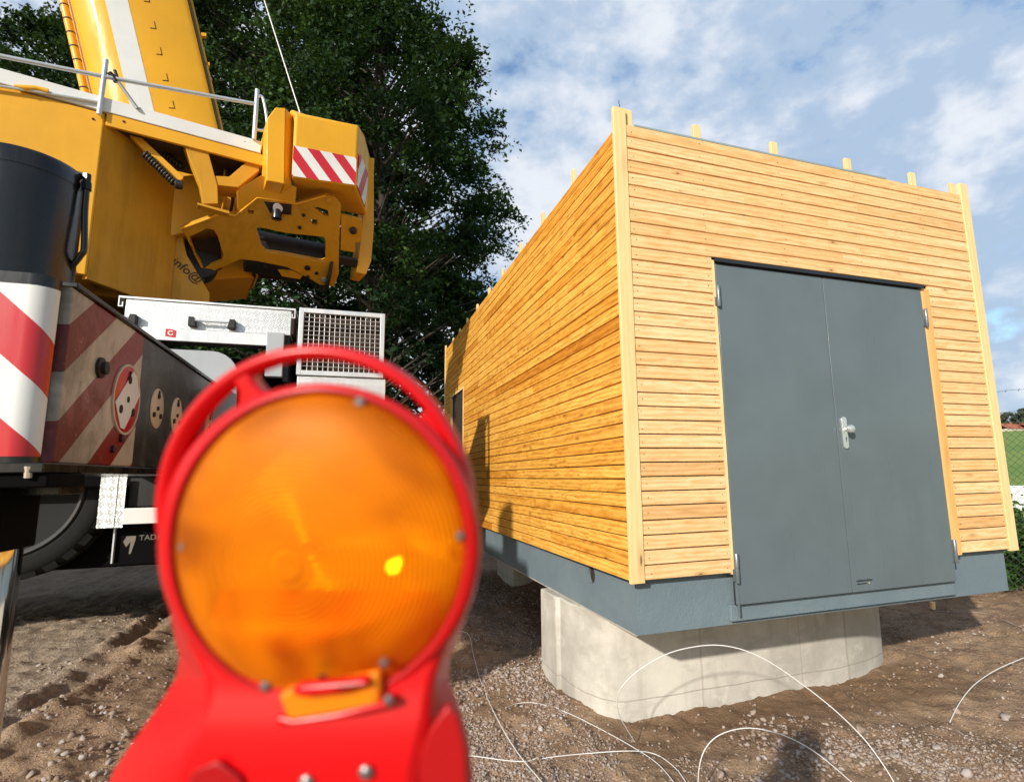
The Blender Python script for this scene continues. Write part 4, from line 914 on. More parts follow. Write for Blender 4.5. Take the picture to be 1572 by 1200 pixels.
MB().prism([tq(521, 395), tq(549, 400), tq(548, 412), tq(521, 405)], -TN*0.05).build('side_lug', MT['coil'], wf)
# upright box beside the striped counterweight
fo = -0.30
up = [su(*p, fo) for p in ((410, 182), (423, 165), (438, 166), (436, 283), (409, 277))]
MB().prism(up, U2*0.5).build('upright_box', MT['yellow'], crane, bevel=0.008)
MB().prism([su(438.5, 167, fo+0.0), su(451, 180, fo+0.12), su(447, 286, fo+0.12), su(436.5, 283, fo)], U2*0.3).build('upright_box_side', MT['yellow'], crane)
# striped end box: profile along u with chamfered back
F = -0.36
a_, b_, c_, d_ = [su(*p, F) for p in ((453, 173), (551, 192), (547, 286), (448, 272))]
ua = float((a_-C0)@U1); ub = float((b_-C0)@U1); zt, zb = float(a_[2]), float(d_[2]); zt2, zb2 = float(b_[2]), float(c_[2])
mb = MB()
b5, b6, b9, b4 = su(566, 334, F+0.9), su(568, 240, F+0.9), su(561, 208, F+0.35), su(455, 307, F+0.9)
V = [sp(ua, F, zb), sp(ub, F, zb2), sp(ub, F, zt2), sp(ua, F, zt), b4, b5, b6, sp(ua, F+0.9, float(b6[2])+0.05), sp(ua, F+0.35, float(b9[2])+0.03), b9]
mb.add(V, [(0, 1, 2, 3), (3, 2, 9, 8), (8, 9, 6, 7), (7, 6, 5, 4), (4, 5, 1, 0), (1, 5, 6, 9, 2), (0, 3, 8, 7, 4)])
wbx = mb.build('counterweight_box', MT['yellow'], crane, bevel=0.03, bseg=4)
zs0, zs1 = zb+0.012, zb+(zt-zb)*0.485
zr0, zr1 = zb2+0.012, zb2+(zt2-zb2)*0.455
stripes('warning_stripes', sp(ua+0.004, F, zs0), sp(ub-0.012, F, zr0), sp(ub-0.012, F, zr1), sp(ua+0.004, F, zs1), 5.2, -0.40, 0.22, -U2, wbx)
stripes('warning_stripes', su(548, 285, F)+U1*0.004, su(560, 319, F+0.6)+U1*0.004, su(564.5, 266, F+0.6)+U1*0.004, su(551.5, 234, F)+U1*0.004, 2.6, 0.55, 0.1, U1, wbx)
sd_ = [su(*p, 0.45) for p in ((565, 241), (575, 243), (574, 268), (574, 350), (570, 400), (562, 421), (547, 418), (552, 380), (556, 340), (563, 300))]
MB().prism(sd_, U2*0.3).build('side_plate', MT['yellow'], crane, bevel=0.008)
text('lettering', 'KRAN', 0.09, sp(ub+0.030, F+0.10, zt2-0.12), U2*0.95+U1*0.17-UZ*0.45, UZ, mat('blue print', (0.05, 0.10, 0.3), 0.5), wbx, 0.001)
# hoist rope
MB().tube([su(404, -5, 0.35), su(462, 178, 0.15)], 0.008, 8).tube([su(404, -5, 0.35), su(404, -5, 0.35)+(su(404, -5, 0.35)-su(462, 178, 0.15))*5], 0.008, 8).build('hoist_rope', MT['rope'], crane, smooth=True)
# ---------------- boom
BO = 1.0
l0, l1, r0, r1 = su(105, 0, BO), su(141, 155, BO), su(291, 0, BO), su(336, 186, BO)
bdir = ((l0-l1)/np.linalg.norm(l0-l1)+(r0-r1)/np.linalg.norm(r0-r1)); bdir /= np.linalg.norm(bdir); bw = np.cross(bdir, U2); bw = bw if bw@U1 > 0 else -bw
mid = (l0+r0)/2; Wb = abs(float((r0-l0)@bw)); base = mid-bdir*3.2
sec = [(-Wb/2, 0.95), (-Wb/2, 0.42)]+[(-Wb/2+0.36*(1-math.cos(R(t_))), 0.42-0.42*math.sin(R(t_))) for t_ in (15, 30, 45, 60, 75, 90)]+[(Wb/2-0.07, 0), (Wb/2-0.02, 0.02), (Wb/2, 0.07), (Wb/2, 0.95)]
boom = MB().prism([base+bw*s+U2*v for s, v in sec], bdir*11).build('boom', MT['yellow'], crane, smooth=True)
wa = float((su(161, 0, BO)-mid)@bw); wb_ = float((su(196, 0, BO)-mid)@bw)
MB().prism([base+bw*wa-U2*0.001, base+bw*wb_-U2*0.001, base+bw*wb_-U2*0.001+bdir*11, base+bw*wa-U2*0.001+bdir*11], -U2*0.002).build('boom_stripe', MT['white'], boom)
MB().prism([base+bw*(Wb/2-0.012)-U2*0.022, base+bw*(Wb/2+0.004)-U2*0.022, base+bw*(Wb/2+0.004)-U2*0.022+bdir*11, base+bw*(Wb/2-0.012)-U2*0.022+bdir*11], U2*0.6).build('boom_seam', MT['coil'], boom)
MB().prism([base+bw*(Wb/2+0.008), base+bw*(Wb/2+0.03), base+bw*(Wb/2+0.03)+bdir*11, base+bw*(Wb/2+0.008)+bdir*11], U2*0.5).build('boom_edge', MT['yellow'], boom)
hb = MB().tube([base-bw*(Wb/2+0.045)+U2*0.3, base-bw*(Wb/2+0.045)+U2*0.3+bdir*11], 0.038, 10).build('hose_bundle', MT['yellow'], boom, smooth=True)
tb = MB()
for k in range(60): P = base-bw*(Wb/2+0.045)+U2*0.3+bdir*(0.9+0.155*k); tb.tube([P-bdir*0.006, P+bdir*0.006], 0.042, 10)
tb.build('cable_tie', MT['coil'], hb)
mbk = MB()
for py in (33, 73, 113, 155, -8, -50):
    o_ = su(236+(py-33)*0.235, py, BO-0.001); mbk.prism([o_, o_+bw*0.006, o_+bw*0.006-bdir*0.09, o_-bdir*0.09], -U2*0.003).prism([o_-bdir*0.09-bw*0.05, o_-bdir*0.09+bw*0.006, o_-bdir*0.082+bw*0.006, o_-bdir*0.082-bw*0.05], -U2*0.003)
mbk.build('slot_mark', MT['deckunder'], boom)
for px, py in ((309, 50), (314, 95), (298, -20)): MB().prism([su(px, py, BO), su(px+8, py+1, BO), su(px+8, py+6, BO), su(px, py+5, BO)], U2*0.05).build('boom_lug', MT['yellow'], boom, bevel=0.003)
crane.location = crane.location+Vector(CT); RO[0] = CAM
# ================================================================== THE WARNING LAMP (close to the camera, on its own post)
LD = 0.365; SC = LD/FPX
L0 = CAM+ray(490, 838)[1]*LD
LZ = -(CF*1.0); LX = CR.copy(); LY = CU.copy()
def lp3(px, py, d=0.0): return CAM+ray(px, py)[1]*(LD-d)      # d > 0: towards the viewer
lamp = empty('warning_lamp', tuple(L0-UZ*0.5), 'red plastic road works warning lamp with big round amber lens, close in the foreground', 'warning lamp')
TL = R(-7)
def ell(rx, ry, n, a0=0, a1=360, cx=490, cy=838):
    out = []
    for k in range(n+1 if a1-a0 != 360 else n):
        t_ = R(a0+(a1-a0)*k/n); x, y = rx*math.cos(t_), ry*math.sin(t_)
        x, y = x*math.cos(TL)-y*math.sin(TL), x*math.sin(TL)+y*math.cos(TL); out.append((cx+x, cy-y))
    return out
def ring(name, prof, m, par, n=96, cx=490, cy=838, smooth='all'):
    mb = MB(); vs = []; 
    for rx, ry, d in prof: vs += [lp3(px, py, d) for px, py in ell(rx, ry, n, cx=cx, cy=cy)]
    K = len(prof); fs = [(i*n+k, i*n+(k+1) % n, (i+1)*n+(k+1) % n, (i+1)*n+k) for i in range(K-1) for k in range(n)]
    mb.add(vs, fs); return mb.build(name, m, par, smooth=smooth)
def m_lens():
    m = mat('amber lens', (1, 0.5, 0.05), 0.2); t = NT(m); n, l = t.n, t.l
    tr = n.new('ShaderNodeBsdfTransparent'); tr.inputs['Color'].default_value = (1.0, 0.62, 0.03, 1)
    gl = n.new('ShaderNodeBsdfGlossy'); gl.inputs['Roughness'].default_value = 0.48; gl.inputs['Color'].default_value = (1, 0.7, 0.45, 1)
    df = n.new('ShaderNodeBsdfTranslucent'); df.inputs['Color'].default_value = (1.0, 0.40, 0.0, 1)
    fr = n.new('ShaderNodeFresnel'); fr.inputs['IOR'].default_value = 1.33
    d0 = n.new('ShaderNodeBsdfDiffuse'); d0.inputs['Color'].default_value = (1.0, 0.27, 0.0, 1)
    a = n.new('ShaderNodeMixShader'); a.inputs['Fac'].default_value = 0.75; l.new(df.outputs[0], a.inputs[1]); l.new(d0.outputs[0], a.inputs[2])
    b = n.new('ShaderNodeMixShader'); l.new(tr.outputs[0], b.inputs[1]); l.new(a.outputs[0], b.inputs[2])
    md_ = t.rng(t.noise(11, 2, 0.5, None, 0.6), 0.34, 0.64, 0.26, 0.78); l.new(md_, b.inputs['Fac'])
    c = n.new('ShaderNodeMixShader'); l.new(fr.outputs[0], c.inputs['Fac']); l.new(b.outputs[0], c.inputs[1]); l.new(gl.outputs[0], c.inputs[2])
    # moulded rings
    s = n.new('ShaderNodeVectorMath'); s.operation = 'DISTANCE'; l.new(t.tc.outputs['Object'], s.inputs[0]); s.inputs[1].default_value = tuple(lp3(470, 850)-np.array(rootloc(lamp)))
    w = t.math('SINE', t.math('MULTIPLY', s.outputs['Value'], 2300.0))
    bp = n.new('ShaderNodeBump'); bp.inputs['Strength'].default_value = 0.9; bp.inputs['Distance'].default_value = 0.00045; l.new(w, bp.inputs['Height'])
    l.new(bp.outputs[0], d0.inputs['Normal'])
    l.new(c.outputs[0], n['Material Output'].inputs['Surface']); return m
MT['lens'] = m_lens()
def m_reflector():
    m = mat('lamp reflector', (0.75, 0.62, 0.42), 0.34, 0.75); t = NT(m)
    s = t.n.new('ShaderNodeVectorMath'); s.operation = 'DISTANCE'; t.l.new(t.tc.outputs['Object'], s.inputs[0]); s.inputs[1].default_value = tuple(lp3(470, 850, -0.03)-np.array(rootloc(lamp)))
    w = t.math('SINE', t.math('MULTIPLY', s.outputs['Value'], 1400.0)); t.bump(t.math('ADD', w, t.math('MULTIPLY', t.noise(40, 2), 3)), 0.5, 0.002)
    return m
MT['reflector'] = m_reflector()
# drum behind the lens, its front bezel, the lens dome and the reflector inside
hs_ = ring('housing', [(226, 236, 0.000), (229, 239, 0.006), (235, 243, 0.006), (245, 249, 0.001), (249, 250, -0.010), (244, 246, -0.050), (222, 228, -0.062), (120, 130, -0.064), (2, 2, -0.064)], MT['lamp_red'], lamp)
prof = [(224.5*math.cos(R(a)), 235*math.cos(R(a)), 0.026*math.sin(R(a))-0.001) for a in (0, 8, 16, 24, 32, 40, 48, 56, 64, 72, 80, 86, 89.5)]
ln_ = ring('lens', prof, MT['lens'], lamp)
rp_ = [(223, 233, -0.004, 0, 0), (200, 210, -0.014, 8, 2), (160, 168, -0.026, 25, 6), (110, 115, -0.034, 50, 12), (60, 63, -0.040, 85, 20), (30, 32, -0.042, 105, 26), (1, 1, -0.042, 112, 28)]
rm_ = MB(); vs = []
for rx, ry, d_, ox, oy in rp_: vs += [lp3(px, py, d_) for px, py in ell(rx, ry, 96, cx=490+ox, cy=838+oy)]
rm_.add(vs, [(i*96+k, i*96+(k+1) % 96, (i+1)*96+(k+1) % 96, (i+1)*96+k) for i in range(len(rp_)-1) for k in range(96)]); rm_.build('reflector', MT['reflector'], lamp, smooth='all')
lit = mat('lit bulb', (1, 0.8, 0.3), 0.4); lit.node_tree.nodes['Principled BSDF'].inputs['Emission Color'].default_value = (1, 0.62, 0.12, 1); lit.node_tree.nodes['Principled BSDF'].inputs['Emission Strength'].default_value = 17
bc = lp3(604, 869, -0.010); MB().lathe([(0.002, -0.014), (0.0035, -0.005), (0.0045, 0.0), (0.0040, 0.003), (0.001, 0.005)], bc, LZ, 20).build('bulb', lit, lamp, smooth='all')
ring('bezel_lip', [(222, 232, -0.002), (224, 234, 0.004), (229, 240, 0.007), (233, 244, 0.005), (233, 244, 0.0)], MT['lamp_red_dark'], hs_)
# carrying hoop
def hoop():
    mb = MB(); pts = []; rad = []
    n = 64
    for k in range(n+1):
        a = R(204-222*k/n)
        px = 488+229*math.cos(a); py = 777-236*math.sin(a)
        pts.append(lp3(px, py, -0.022))
    vs = []; seg = 14
    P = [Vector(p) for p in pts]; nv = Vector(LZ)
    for i, p in enumerate(P):
        d = (P[min(i+1, n)]-P[max(i-1, 0)]).normalized(); sdv = d.cross(nv).normalized(); f_ = i/n
        rw = 0.0050+0.0018*(1-f_)**2+0.0035*max(0, f_-0.8)*5
        for k in range(seg):
            t_ = 2*math.pi*k/seg; vs.append(tuple(p+sdv*rw*math.cos(t_)+nv*0.0105*math.sin(t_)))
    fs = [(i*seg+k, i*seg+(k+1) % seg, (i+1)*seg+(k+1) % seg, (i+1)*seg+k) for i in range(n) for k in range(seg)]+[tuple(reversed(range(seg))), tuple(n*seg+k for k in range(seg))]
    mb.add(vs, fs)
    return mb
hp2 = hoop().build('carrying_handle', MT['lamp_red'], lamp, smooth='all')
def web(pts, d0=-0.032, th=0.018): return MB().prism([lp3(*p, d0) for p in pts], LZ*th)
web([(370, 579), (398, 562), (406, 585), (424, 606), (452, 607), (396, 650), (384, 622), (386, 600)]).build('handle_web', MT['lamp_red'], hp2, bevel=0.003)
def webarc(a0, a1, r_in=(224, 232)):
    o_ = [(488+229*math.cos(R(a0+(a1-a0)*k/14)), 777-236*math.sin(R(a0+(a1-a0)*k/14))) for k in range(15)]
    i_ = []
    for x_, y_ in o_:
        ang = math.atan2(838-y_, x_-490); i_.append((490+r_in[0]*math.cos(ang), 838-r_in[1]*math.sin(ang)))
    return o_+i_[::-1]
web(webarc(40, -4)).build('handle_web', MT['lamp_red'], hp2, bevel=0.003)
# body: lofted battery housing (front face, sloping flanks)
def body():
    rows = [  # py, left back, left front, right front, right back, front depth
        (905, 262, 282, 700, 722, -0.020), (945, 262, 284, 696, 716, -0.010), (985, 270, 292, 684, 702, -0.002), (1010, 276, 308, 672, 691, 0.001), (1040, 270, 322, 662, 688, 0.003),
        (1070, 252, 322, 656, 700, 0.006), (1100, 232, 313, 652, 712, 0.010), (1140, 203, 294, 642, 722, 0.014), (1180, 176, 274, 634, 726, 0.016), (1240, 150, 258, 630, 730, 0.018), (1420, 130, 245, 630, 742, 0.020), (1500, 150, 260, 620, 725, 0.016)]
    vs = []; per = []
    for py, lb, lf, rf, rb, d in rows:
        r_ = []
        r_ += [lp3(lb+8, py, -0.060), lp3(lb, py, -0.045), lp3(lb+(lf-lb)*0.5, py, d-0.022)]
        r_ += [lp3(lf-6, py, d-0.0025), lp3(lf+6, py, d), lp3((lf+rf)/2, py, d+0.001), lp3(rf-8, py, d), lp3(rf+6, py, d-0.003)]
        r_ += [lp3(rf+(rb-rf)*0.5, py, d-0.02), lp3(rb, py, -0.045), lp3(rb-8, py, -0.060)]
        vs += r_; m_ = len(r_)
    K = len(rows); fs = [(i*m_+k, (i+1)*m_+k, (i+1)*m_+(k+1) % m_, i*m_+(k+1) % m_) for i in range(K-1) for k in range(m_)]
    fs += [tuple(range(m_)), tuple(reversed(range((K-1)*m_, K*m_)))]
    return MB().add(vs, fs)
bo = body().build('battery_housing', MT['lamp_red'], lamp, smooth=True, bevel=0.003, bseg=3)
bo.data.set_sharp_from_angle(angle=R(14))
MB().prism([lp3(*p, 0.004) for p in ((640, 1200), (646, 1150), (662, 1110), (690, 1072), (706, 1090), (718, 1140), (720, 1200), (722, 1400), (645, 1400))], LZ*0.008).build('side_recess_shade', MT['lamp_red_dark'], bo, bevel=0.002)  # raised darker sheet standing in for a shaded recess
MB().prism([lp3(*p, 0.019) for p in ((280, 1215), (300, 1180), (335, 1165), (370, 1190), (385, 1230), (385, 1400), (280, 1400))], LZ*0.002).build('front_recess_shade', MT['lamp_red_dark'], bo, bevel=0.002)
# amber catch below the lens with its red lip
amb = mat('amber plastic', (0.85, 0.22, 0.005), 0.22, 0, 0.5)
MB().prism([lp3(*p, 0.002) for p in ((440, 1052), (470, 1036), (520, 1030), (590, 1016), (592, 1068), (520, 1085), (455, 1094))], LZ*0.012).build('lens_catch', amb, lamp, bevel=0.003)
MB().prism([lp3(*p, 0.012) for p in ((452, 1050), (470, 1040), (530, 1036), (570, 1030), (574, 1042), (540, 1052), (470, 1060))], LZ*0.009).build('catch_lip', MT['lamp_red'], lamp, bevel=0.003)
MB().prism([lp3(*p, 0.010) for p in ((430, 1108), (500, 1098), (560, 1090), (606, 1078), (606, 1062), (592, 1060), (592, 1070), (520, 1086), (455, 1096), (430, 1090))], LZ*0.006).build('catch_rim', MT['lamp_red'], lamp, bevel=0.002)
scr = mat('screw steel', (0.28, 0.26, 0.25), 0.4, 0.8)
for px, py, r_, d in ((553, 617, 10, 0.005), (283, 838, 9, 0.005), (706, 822, 9, 0.005), (408, 1052, 9, 0.006), (590, 1016, 8, 0.016), (597, 1073, 9, 0.016), (562, 1184, 12, 0.018), (471, 1199, 12, 0.018), (497, 1027, 16, 0.010)):
    MB().lathe([(r_*SC*0.85, 0), (r_*SC*0.85, 0.0015), (r_*SC*0.5, 0.003)], lp3(px, py, d), LZ, 18).build('screw', scr if py != 1027 else MT['dark'], lamp, smooth=True)
pb = lp3(440, 1480, -0.03); MB().box((pb[0]-0.02, pb[1]-0.02, -0.95), (pb[0]+0.02, pb[1]+0.02, pb[2])).build('mounting_post', MT['rail'], lamp, bevel=0.003)

# ================================================================== TREES
def leaves(pts, size, tone, m, name, parent=None, nrmjit=1.0, origin=None):
    n = len(pts); a = rng.normal(size=(n, 3)); a[:, 2] *= 0.6; a /= np.linalg.norm(a, axis=1)[:, None]
    b = rng.normal(size=(n, 3)); b[:, 2] *= 0.5; b -= a*(a*b).sum(1)[:, None]; b /= np.linalg.norm(b, axis=1)[:, None]
    s = size*(0.6+0.8*rng.random(n))[:, None]; c = np.cross(a, b)
    v = np.stack([pts-a*s, pts+b*s*0.52+c*s*0.12, pts+a*s, pts-b*s*0.52+c*s*0.12], 1).reshape(-1, 3)
    me = bpy.data.meshes.new(name); me.vertices.add(4*n); me.vertices.foreach_set('co', v.ravel().astype('f4'))
    me.loops.add(4*n); me.loops.foreach_set('vertex_index', np.arange(4*n)); me.polygons.add(n); me.polygons.foreach_set('loop_start', np.arange(n)*4); me.update(calc_edges=True)
    t = np.ones((n, 4, 4), 'f4'); t[..., 0] = np.clip(tone, 0, 1)[:, None]
    ca = me.color_attributes.new('tint', 'FLOAT_COLOR', 'POINT'); ca.data.foreach_set('color', t.ravel())
    return link_mesh(name, me, m, parent, origin=origin)
def tree_pts(H, Rc, z0, nclump, nleaf, shape, seedr):
    # crown of sprays: each clump is a flattened drooping layer of leaves at the end of a limb
    g = np.random.default_rng(seedr); cl = []
    while len(cl) < nclump:
        h = g.random()**0.85; prof = shape(h); ang = g.random()*6.283; rr = prof*Rc*(0.45+0.55*g.random()**0.5)
        cl.append((rr*math.cos(ang), rr*math.sin(ang), z0+(H-z0)*h))
    cl = np.array(cl); sz = (0.55+0.75*g.random(nclump))*(0.5+0.5*Rc/4.5)
    idx = g.integers(0, nclump, nleaf); q = g.normal(size=(nleaf, 3)); q /= (np.linalg.norm(q, axis=1)[:, None]+1e-6); q *= (g.random(nleaf)**0.45)[:, None]
    # break every clump into twigs
    tw = g.integers(0, 9, nleaf); tv = g.normal(size=(nclump, 9, 3)); tv /= np.linalg.norm(tv, axis=2)[..., None]; tv[..., 2] *= 0.45
    ln = 0.55+0.75*g.random((nclump, 9)); f = g.random(nleaf)**0.6
    p = cl[idx]+tv[idx, tw]*(ln[idx, tw]*f*sz[idx])[:, None]*1.1+q*(0.27*sz[idx])[:, None]*np.array([1, 1, 0.6])
    p[:, 2] -= 0.10*f**2*sz[idx]
    tone = 0.12+0.35*g.random(nleaf)+0.95*np.maximum(0, g.random(nclump)[idx]-0.45)+0.2*q[:, 2]  # some clumps and leaf tops lightened, sunlight put into the tone
    return cl, p, tone
def make_tree(name, loc, H, Rc, z0, nclump, nleaf, shape, label, seedr, size=0.06, m='leaf', group='tall trees behind the crane', tr=0.22):
    t = empty(name, loc, label, 'tree', group); L = np.array(loc); cl, p, tone = tree_pts(H, Rc, z0, nclump, nleaf, shape, seedr)
    leaves(p+L, size, tone, MT[m], 'crown', t)
    mb = MB(); top = L+np.array([0.2, 0.1, H*0.9]); k = 9
    tp_ = [L+(top-L)*i/k+np.array([0.12*math.sin(i*1.3+seedr), 0.12*math.cos(i*1.7), 0])*(i > 0) for i in range(k+1)]
    mb.tube(smooth_path(tp_, 3), list(np.linspace(tr, 0.03, k*3+1)), 10); mb.build('trunk', MT['bark'], t, smooth='all')
    lb = MB(); g = random.Random(seedr)
    for i in range(0, len(cl), 2):
        c_ = L+cl[i]; hz = max(z0*0.6, cl[i][2]-0.5*math.hypot(cl[i][0], cl[i][1])-0.3); f_ = min(0.98, hz/(H*0.9)); a = L+(top-L)*f_
        mid_ = (a+c_)/2+np.array([g.uniform(-.2, .2), g.uniform(-.2, .2), 0.25]); lb.tube(smooth_path([a, mid_, c_], 3), [0.05, 0.045, 0.04, 0.033, 0.026, 0.02, 0.012], 5)
    lb.build('limbs', MT['bark'], t)
    return t
def gtop(px, py, D):
    o, d = ray(px, py); P = o+d*D; return (float(P[0]), float(P[1]), gz(P[0], P[1])-0.1)
oval = lambda h: (math.sin(math.pi*min(1, 0.10+0.90*h))**0.75 if h > 0.35 else 0.80+0.2*h/0.35)*1.0
egg = lambda h: max(0.04, (1-((h-0.30)/0.72)**2) if h > 0.30 else 0.86+0.14*h/0.30)**0.65
make_tree('beech_tree', gtop(562, 700, 14.5), 15.2, 4.5, 1.2, 360, 150000, egg, 'tall dark green tree behind the shed, its crown edge against the sky', 1, 0.062)
make_tree('beech_tree', gtop(365, 700, 16.5), 19.0, 4.6, 2.6, 300, 105000, oval, 'tall dark tree rising between the crane boom and the striped counterweight', 2, 0.068)
make_tree('beech_tree', gtop(40, 700, 15.5), 15.8, 4.4, 2.6, 260, 72000, oval, 'tall dark tree behind the handrail on the far left', 3, 0.066)
make_tree('beech_tree', gtop(210, 700, 18), 19.5, 4.6, 3.2, 200, 42000, oval, 'tall dark tree hidden mostly by the yellow boom', 4, 0.075)
make_tree('beech_tree', gtop(480, 700, 21.5), 17.5, 5.2, 2.2, 220, 48000, oval, 'farther dark tree showing between the two tall trees right of the boom', 5, 0.085)
make_tree('beech_tree', gtop(-120, 700, 18), 17.0, 4.8, 3.0, 200, 44000, oval, 'dark tree at the left edge of the picture behind the crane', 6, 0.08)
make_tree('beech_tree', gtop(660, 700, 19), 9.5, 3.0, 0.6, 200, 52000, egg, 'lower dark tree just above the far end of the shed roof', 7, 0.075)
make_tree('beech_tree', gtop(300, 700, 24), 23, 5.5, 1.0, 180, 40000, oval, 'farthest dark tree behind the boom foot', 9, 0.10)
make_tree('beech_tree', gtop(110, 700, 25), 17, 5.5, 1.0, 170, 36000, oval, 'farthest dark tree behind the left part of the handrail', 10, 0.10)
# undergrowth along the wood's edge
def bush(name, loc, rx, rz, n, label, seedr, size, m, group=None, cat='bush'):
    g = np.random.default_rng(seedr); k = 46; c_ = g.normal(size=(k, 3)); c_ /= np.linalg.norm(c_, axis=1)[:, None]; c_ *= (0.55+0.45*g.random(k))[:, None]; c_[:, 2] = np.abs(c_[:, 2])
    c_ = c_*np.array([rx, rx, rz])*0.85; i = g.integers(0, k, n); q = g.normal(size=(n, 3))*0.20*rx
    p = c_[i]+q; p[:, 2] = np.abs(p[:, 2])+0.02; tone = 0.2+0.4*g.random(n)+0.5*(g.random(k)[i]-0.35)
    t = empty(name, loc, label, cat, group); leaves(p+np.array(loc), size, tone, MT[m], 'foliage', t)
    mb = MB()
    for j in range(0, k, 3): mb.tube([np.array(loc)+c_[j]*0.05-UZ*0.05, np.array(loc)+c_[j]*0.6+UZ*0.05, np.array(loc)+c_[j]], [0.012, 0.008, 0.004], 5)
    mb.build('stems', MT['bark'], t); return t
for k, (px, D, rx, rz, lab) in enumerate(((230, 13.5, 2.4, 3.0, 'dark shrub behind the white storage box of the crane'), (420, 14.5, 2.4, 3.3, 'dark shrub below the yellow winch frame'), (590, 13.0, 2.0, 2.7, 'dark shrub right of the mesh cage'), (705, 15.0, 2.0, 3.0, 'dark shrub at the far end of the timber shed'), (30, 13.5, 2.2, 2.6, 'dark shrub glimpsed under the crane at the far left'))):
    bush('shrub', gtop(px, 760, D), rx, rz, 15000, lab, 20+k, 0.06, 'leaf', 'shrubs along the edge of the wood')

# ================================================================== RIGHT SIDE: bush, fence, hillside village
bl = onground(1590, 900); bush('bush', (bl[0], bl[1]+0.15, gz(bl[0], bl[1])), 0.62, 1.05, 6500, 'leafy green bush against the fence at the right corner of the shed', 41, 0.034, 'leaf_bush')
b2 = onground(1530, 915); bush('bush', (b2[0]+0.1, b2[1]+0.5, gz(b2[0], b2[1])), 0.36, 0.38, 2600, 'low green weeds growing under the right end of the plinth', 42, 0.030, 'leaf_bush', cat='weeds')
b3 = onground(1500, 905); bush('bush', (b3[0]+0.0, b3[1]+0.9, gz(b3[0], b3[1])), 0.5, 0.7, 2600, 'dark leafy bush behind the right end of the plinth', 43, 0.034, 'leaf_bush')
fA = CAM+ray(1430, 640)[1]*6.6; fB = CAM+ray(1900, 633)[1]*5.0
ff = np.array([fB[0]-fA[0], fB[1]-fA[1]]); fl = np.hypot(*ff); fd = ff/fl; fz0 = gz(fA[0], fA[1])-0.05; fz1 = float(fA[2])
def fp3(s, z): return (fA[0]+fd[0]*s, fA[1]+fd[1]*s, z)
fence = empty('wire_fence', fp3(0, fz0), 'chain link fence with two strands of barbed wire behind the right corner of the shed', 'fence')
mb = MB(); st = 0.075; Hh = fz1-fz0; nn = int(fl/st)
for k in range(-int(Hh/st)-1, nn):
    for sg in (1, -1):
        a0 = k*st if sg > 0 else k*st+Hh; s0, z0_, s1, z1_ = a0, fz0, a0+sg*Hh, fz1
        if sg < 0: s0, s1 = a0, a0-Hh
        def clipz(s_a, z_a, s_b, z_b):
            pts_ = []
            for s_, z_, so, zo in ((s_a, z_a, s_b, z_b), (s_b, z_b, s_a, z_a)):
                lim = min(max(s_, 0), fl); t_ = (lim-s_)/(so-s_) if so != s_ else 0; pts_.append((lim, z_+(zo-z_)*t_))
            return pts_
        if max(s0, s1) < 0 or min(s0, s1) > fl: continue
        (p0, q0), (p1, q1) = clipz(s0, z0_, s1, z1_)
        if abs(p1-p0) > 0.02: mb.tube([fp3(p0, q0), fp3(p1, q1)], 0.0020, 4, caps=False)
mb.build('mesh', MT['wire'], fence)
for dz_ in (0.0, 0.235):
    w_ = MB(); P_ = [fp3(fl*k/30, fz1+dz_-0.012*math.sin(math.pi*((k/30*3) % 1))) for k in range(31)]; w_.tube(P_, 0.0022, 5)
    for k in range(int(fl/0.11)):
        p_ = fp3(0.05+k*0.11, fz1+dz_-0.006); w_.tube([(p_[0]-0.007, p_[1], p_[2]-0.012), (p_[0]+0.007, p_[1], p_[2]+0.012)], 0.0018, 4).tube([(p_[0], p_[1]-0.01, p_[2]+0.012), (p_[0], p_[1]+0.01, p_[2]-0.012)], 0.0018, 4)
    w_.build('barbed_wire', MT['wire'], fence)
for s_ in (0.1, 2.4, 4.7):
    if s_ < fl: MB().tube([fp3(s_, fz0-0.3), fp3(s_, fz1+0.3)], 0.022, 10).build('fence_post', MT['wire'], fence, smooth=True)
# white garden wall below the vineyard
wA = CAM+ray(1500, 757)[1]*26; wB = CAM+ray(1660, 752)[1]*24
def wallq(h0, h1): return [(wA[0], wA[1], h0), (wB[0], wB[1], h0), (wB[0], wB[1], h1), (wA[0], wA[1], h1)]
zt_ = float(wA[2])+0.35; o = MB().prism(wallq(zt_-3.5, zt_), (0.1, 0.25, 0)).build('garden_wall', MT['white'], origin=tuple(wA)); tag(o, 'white garden wall below the green slope beyond the fence', 'wall')
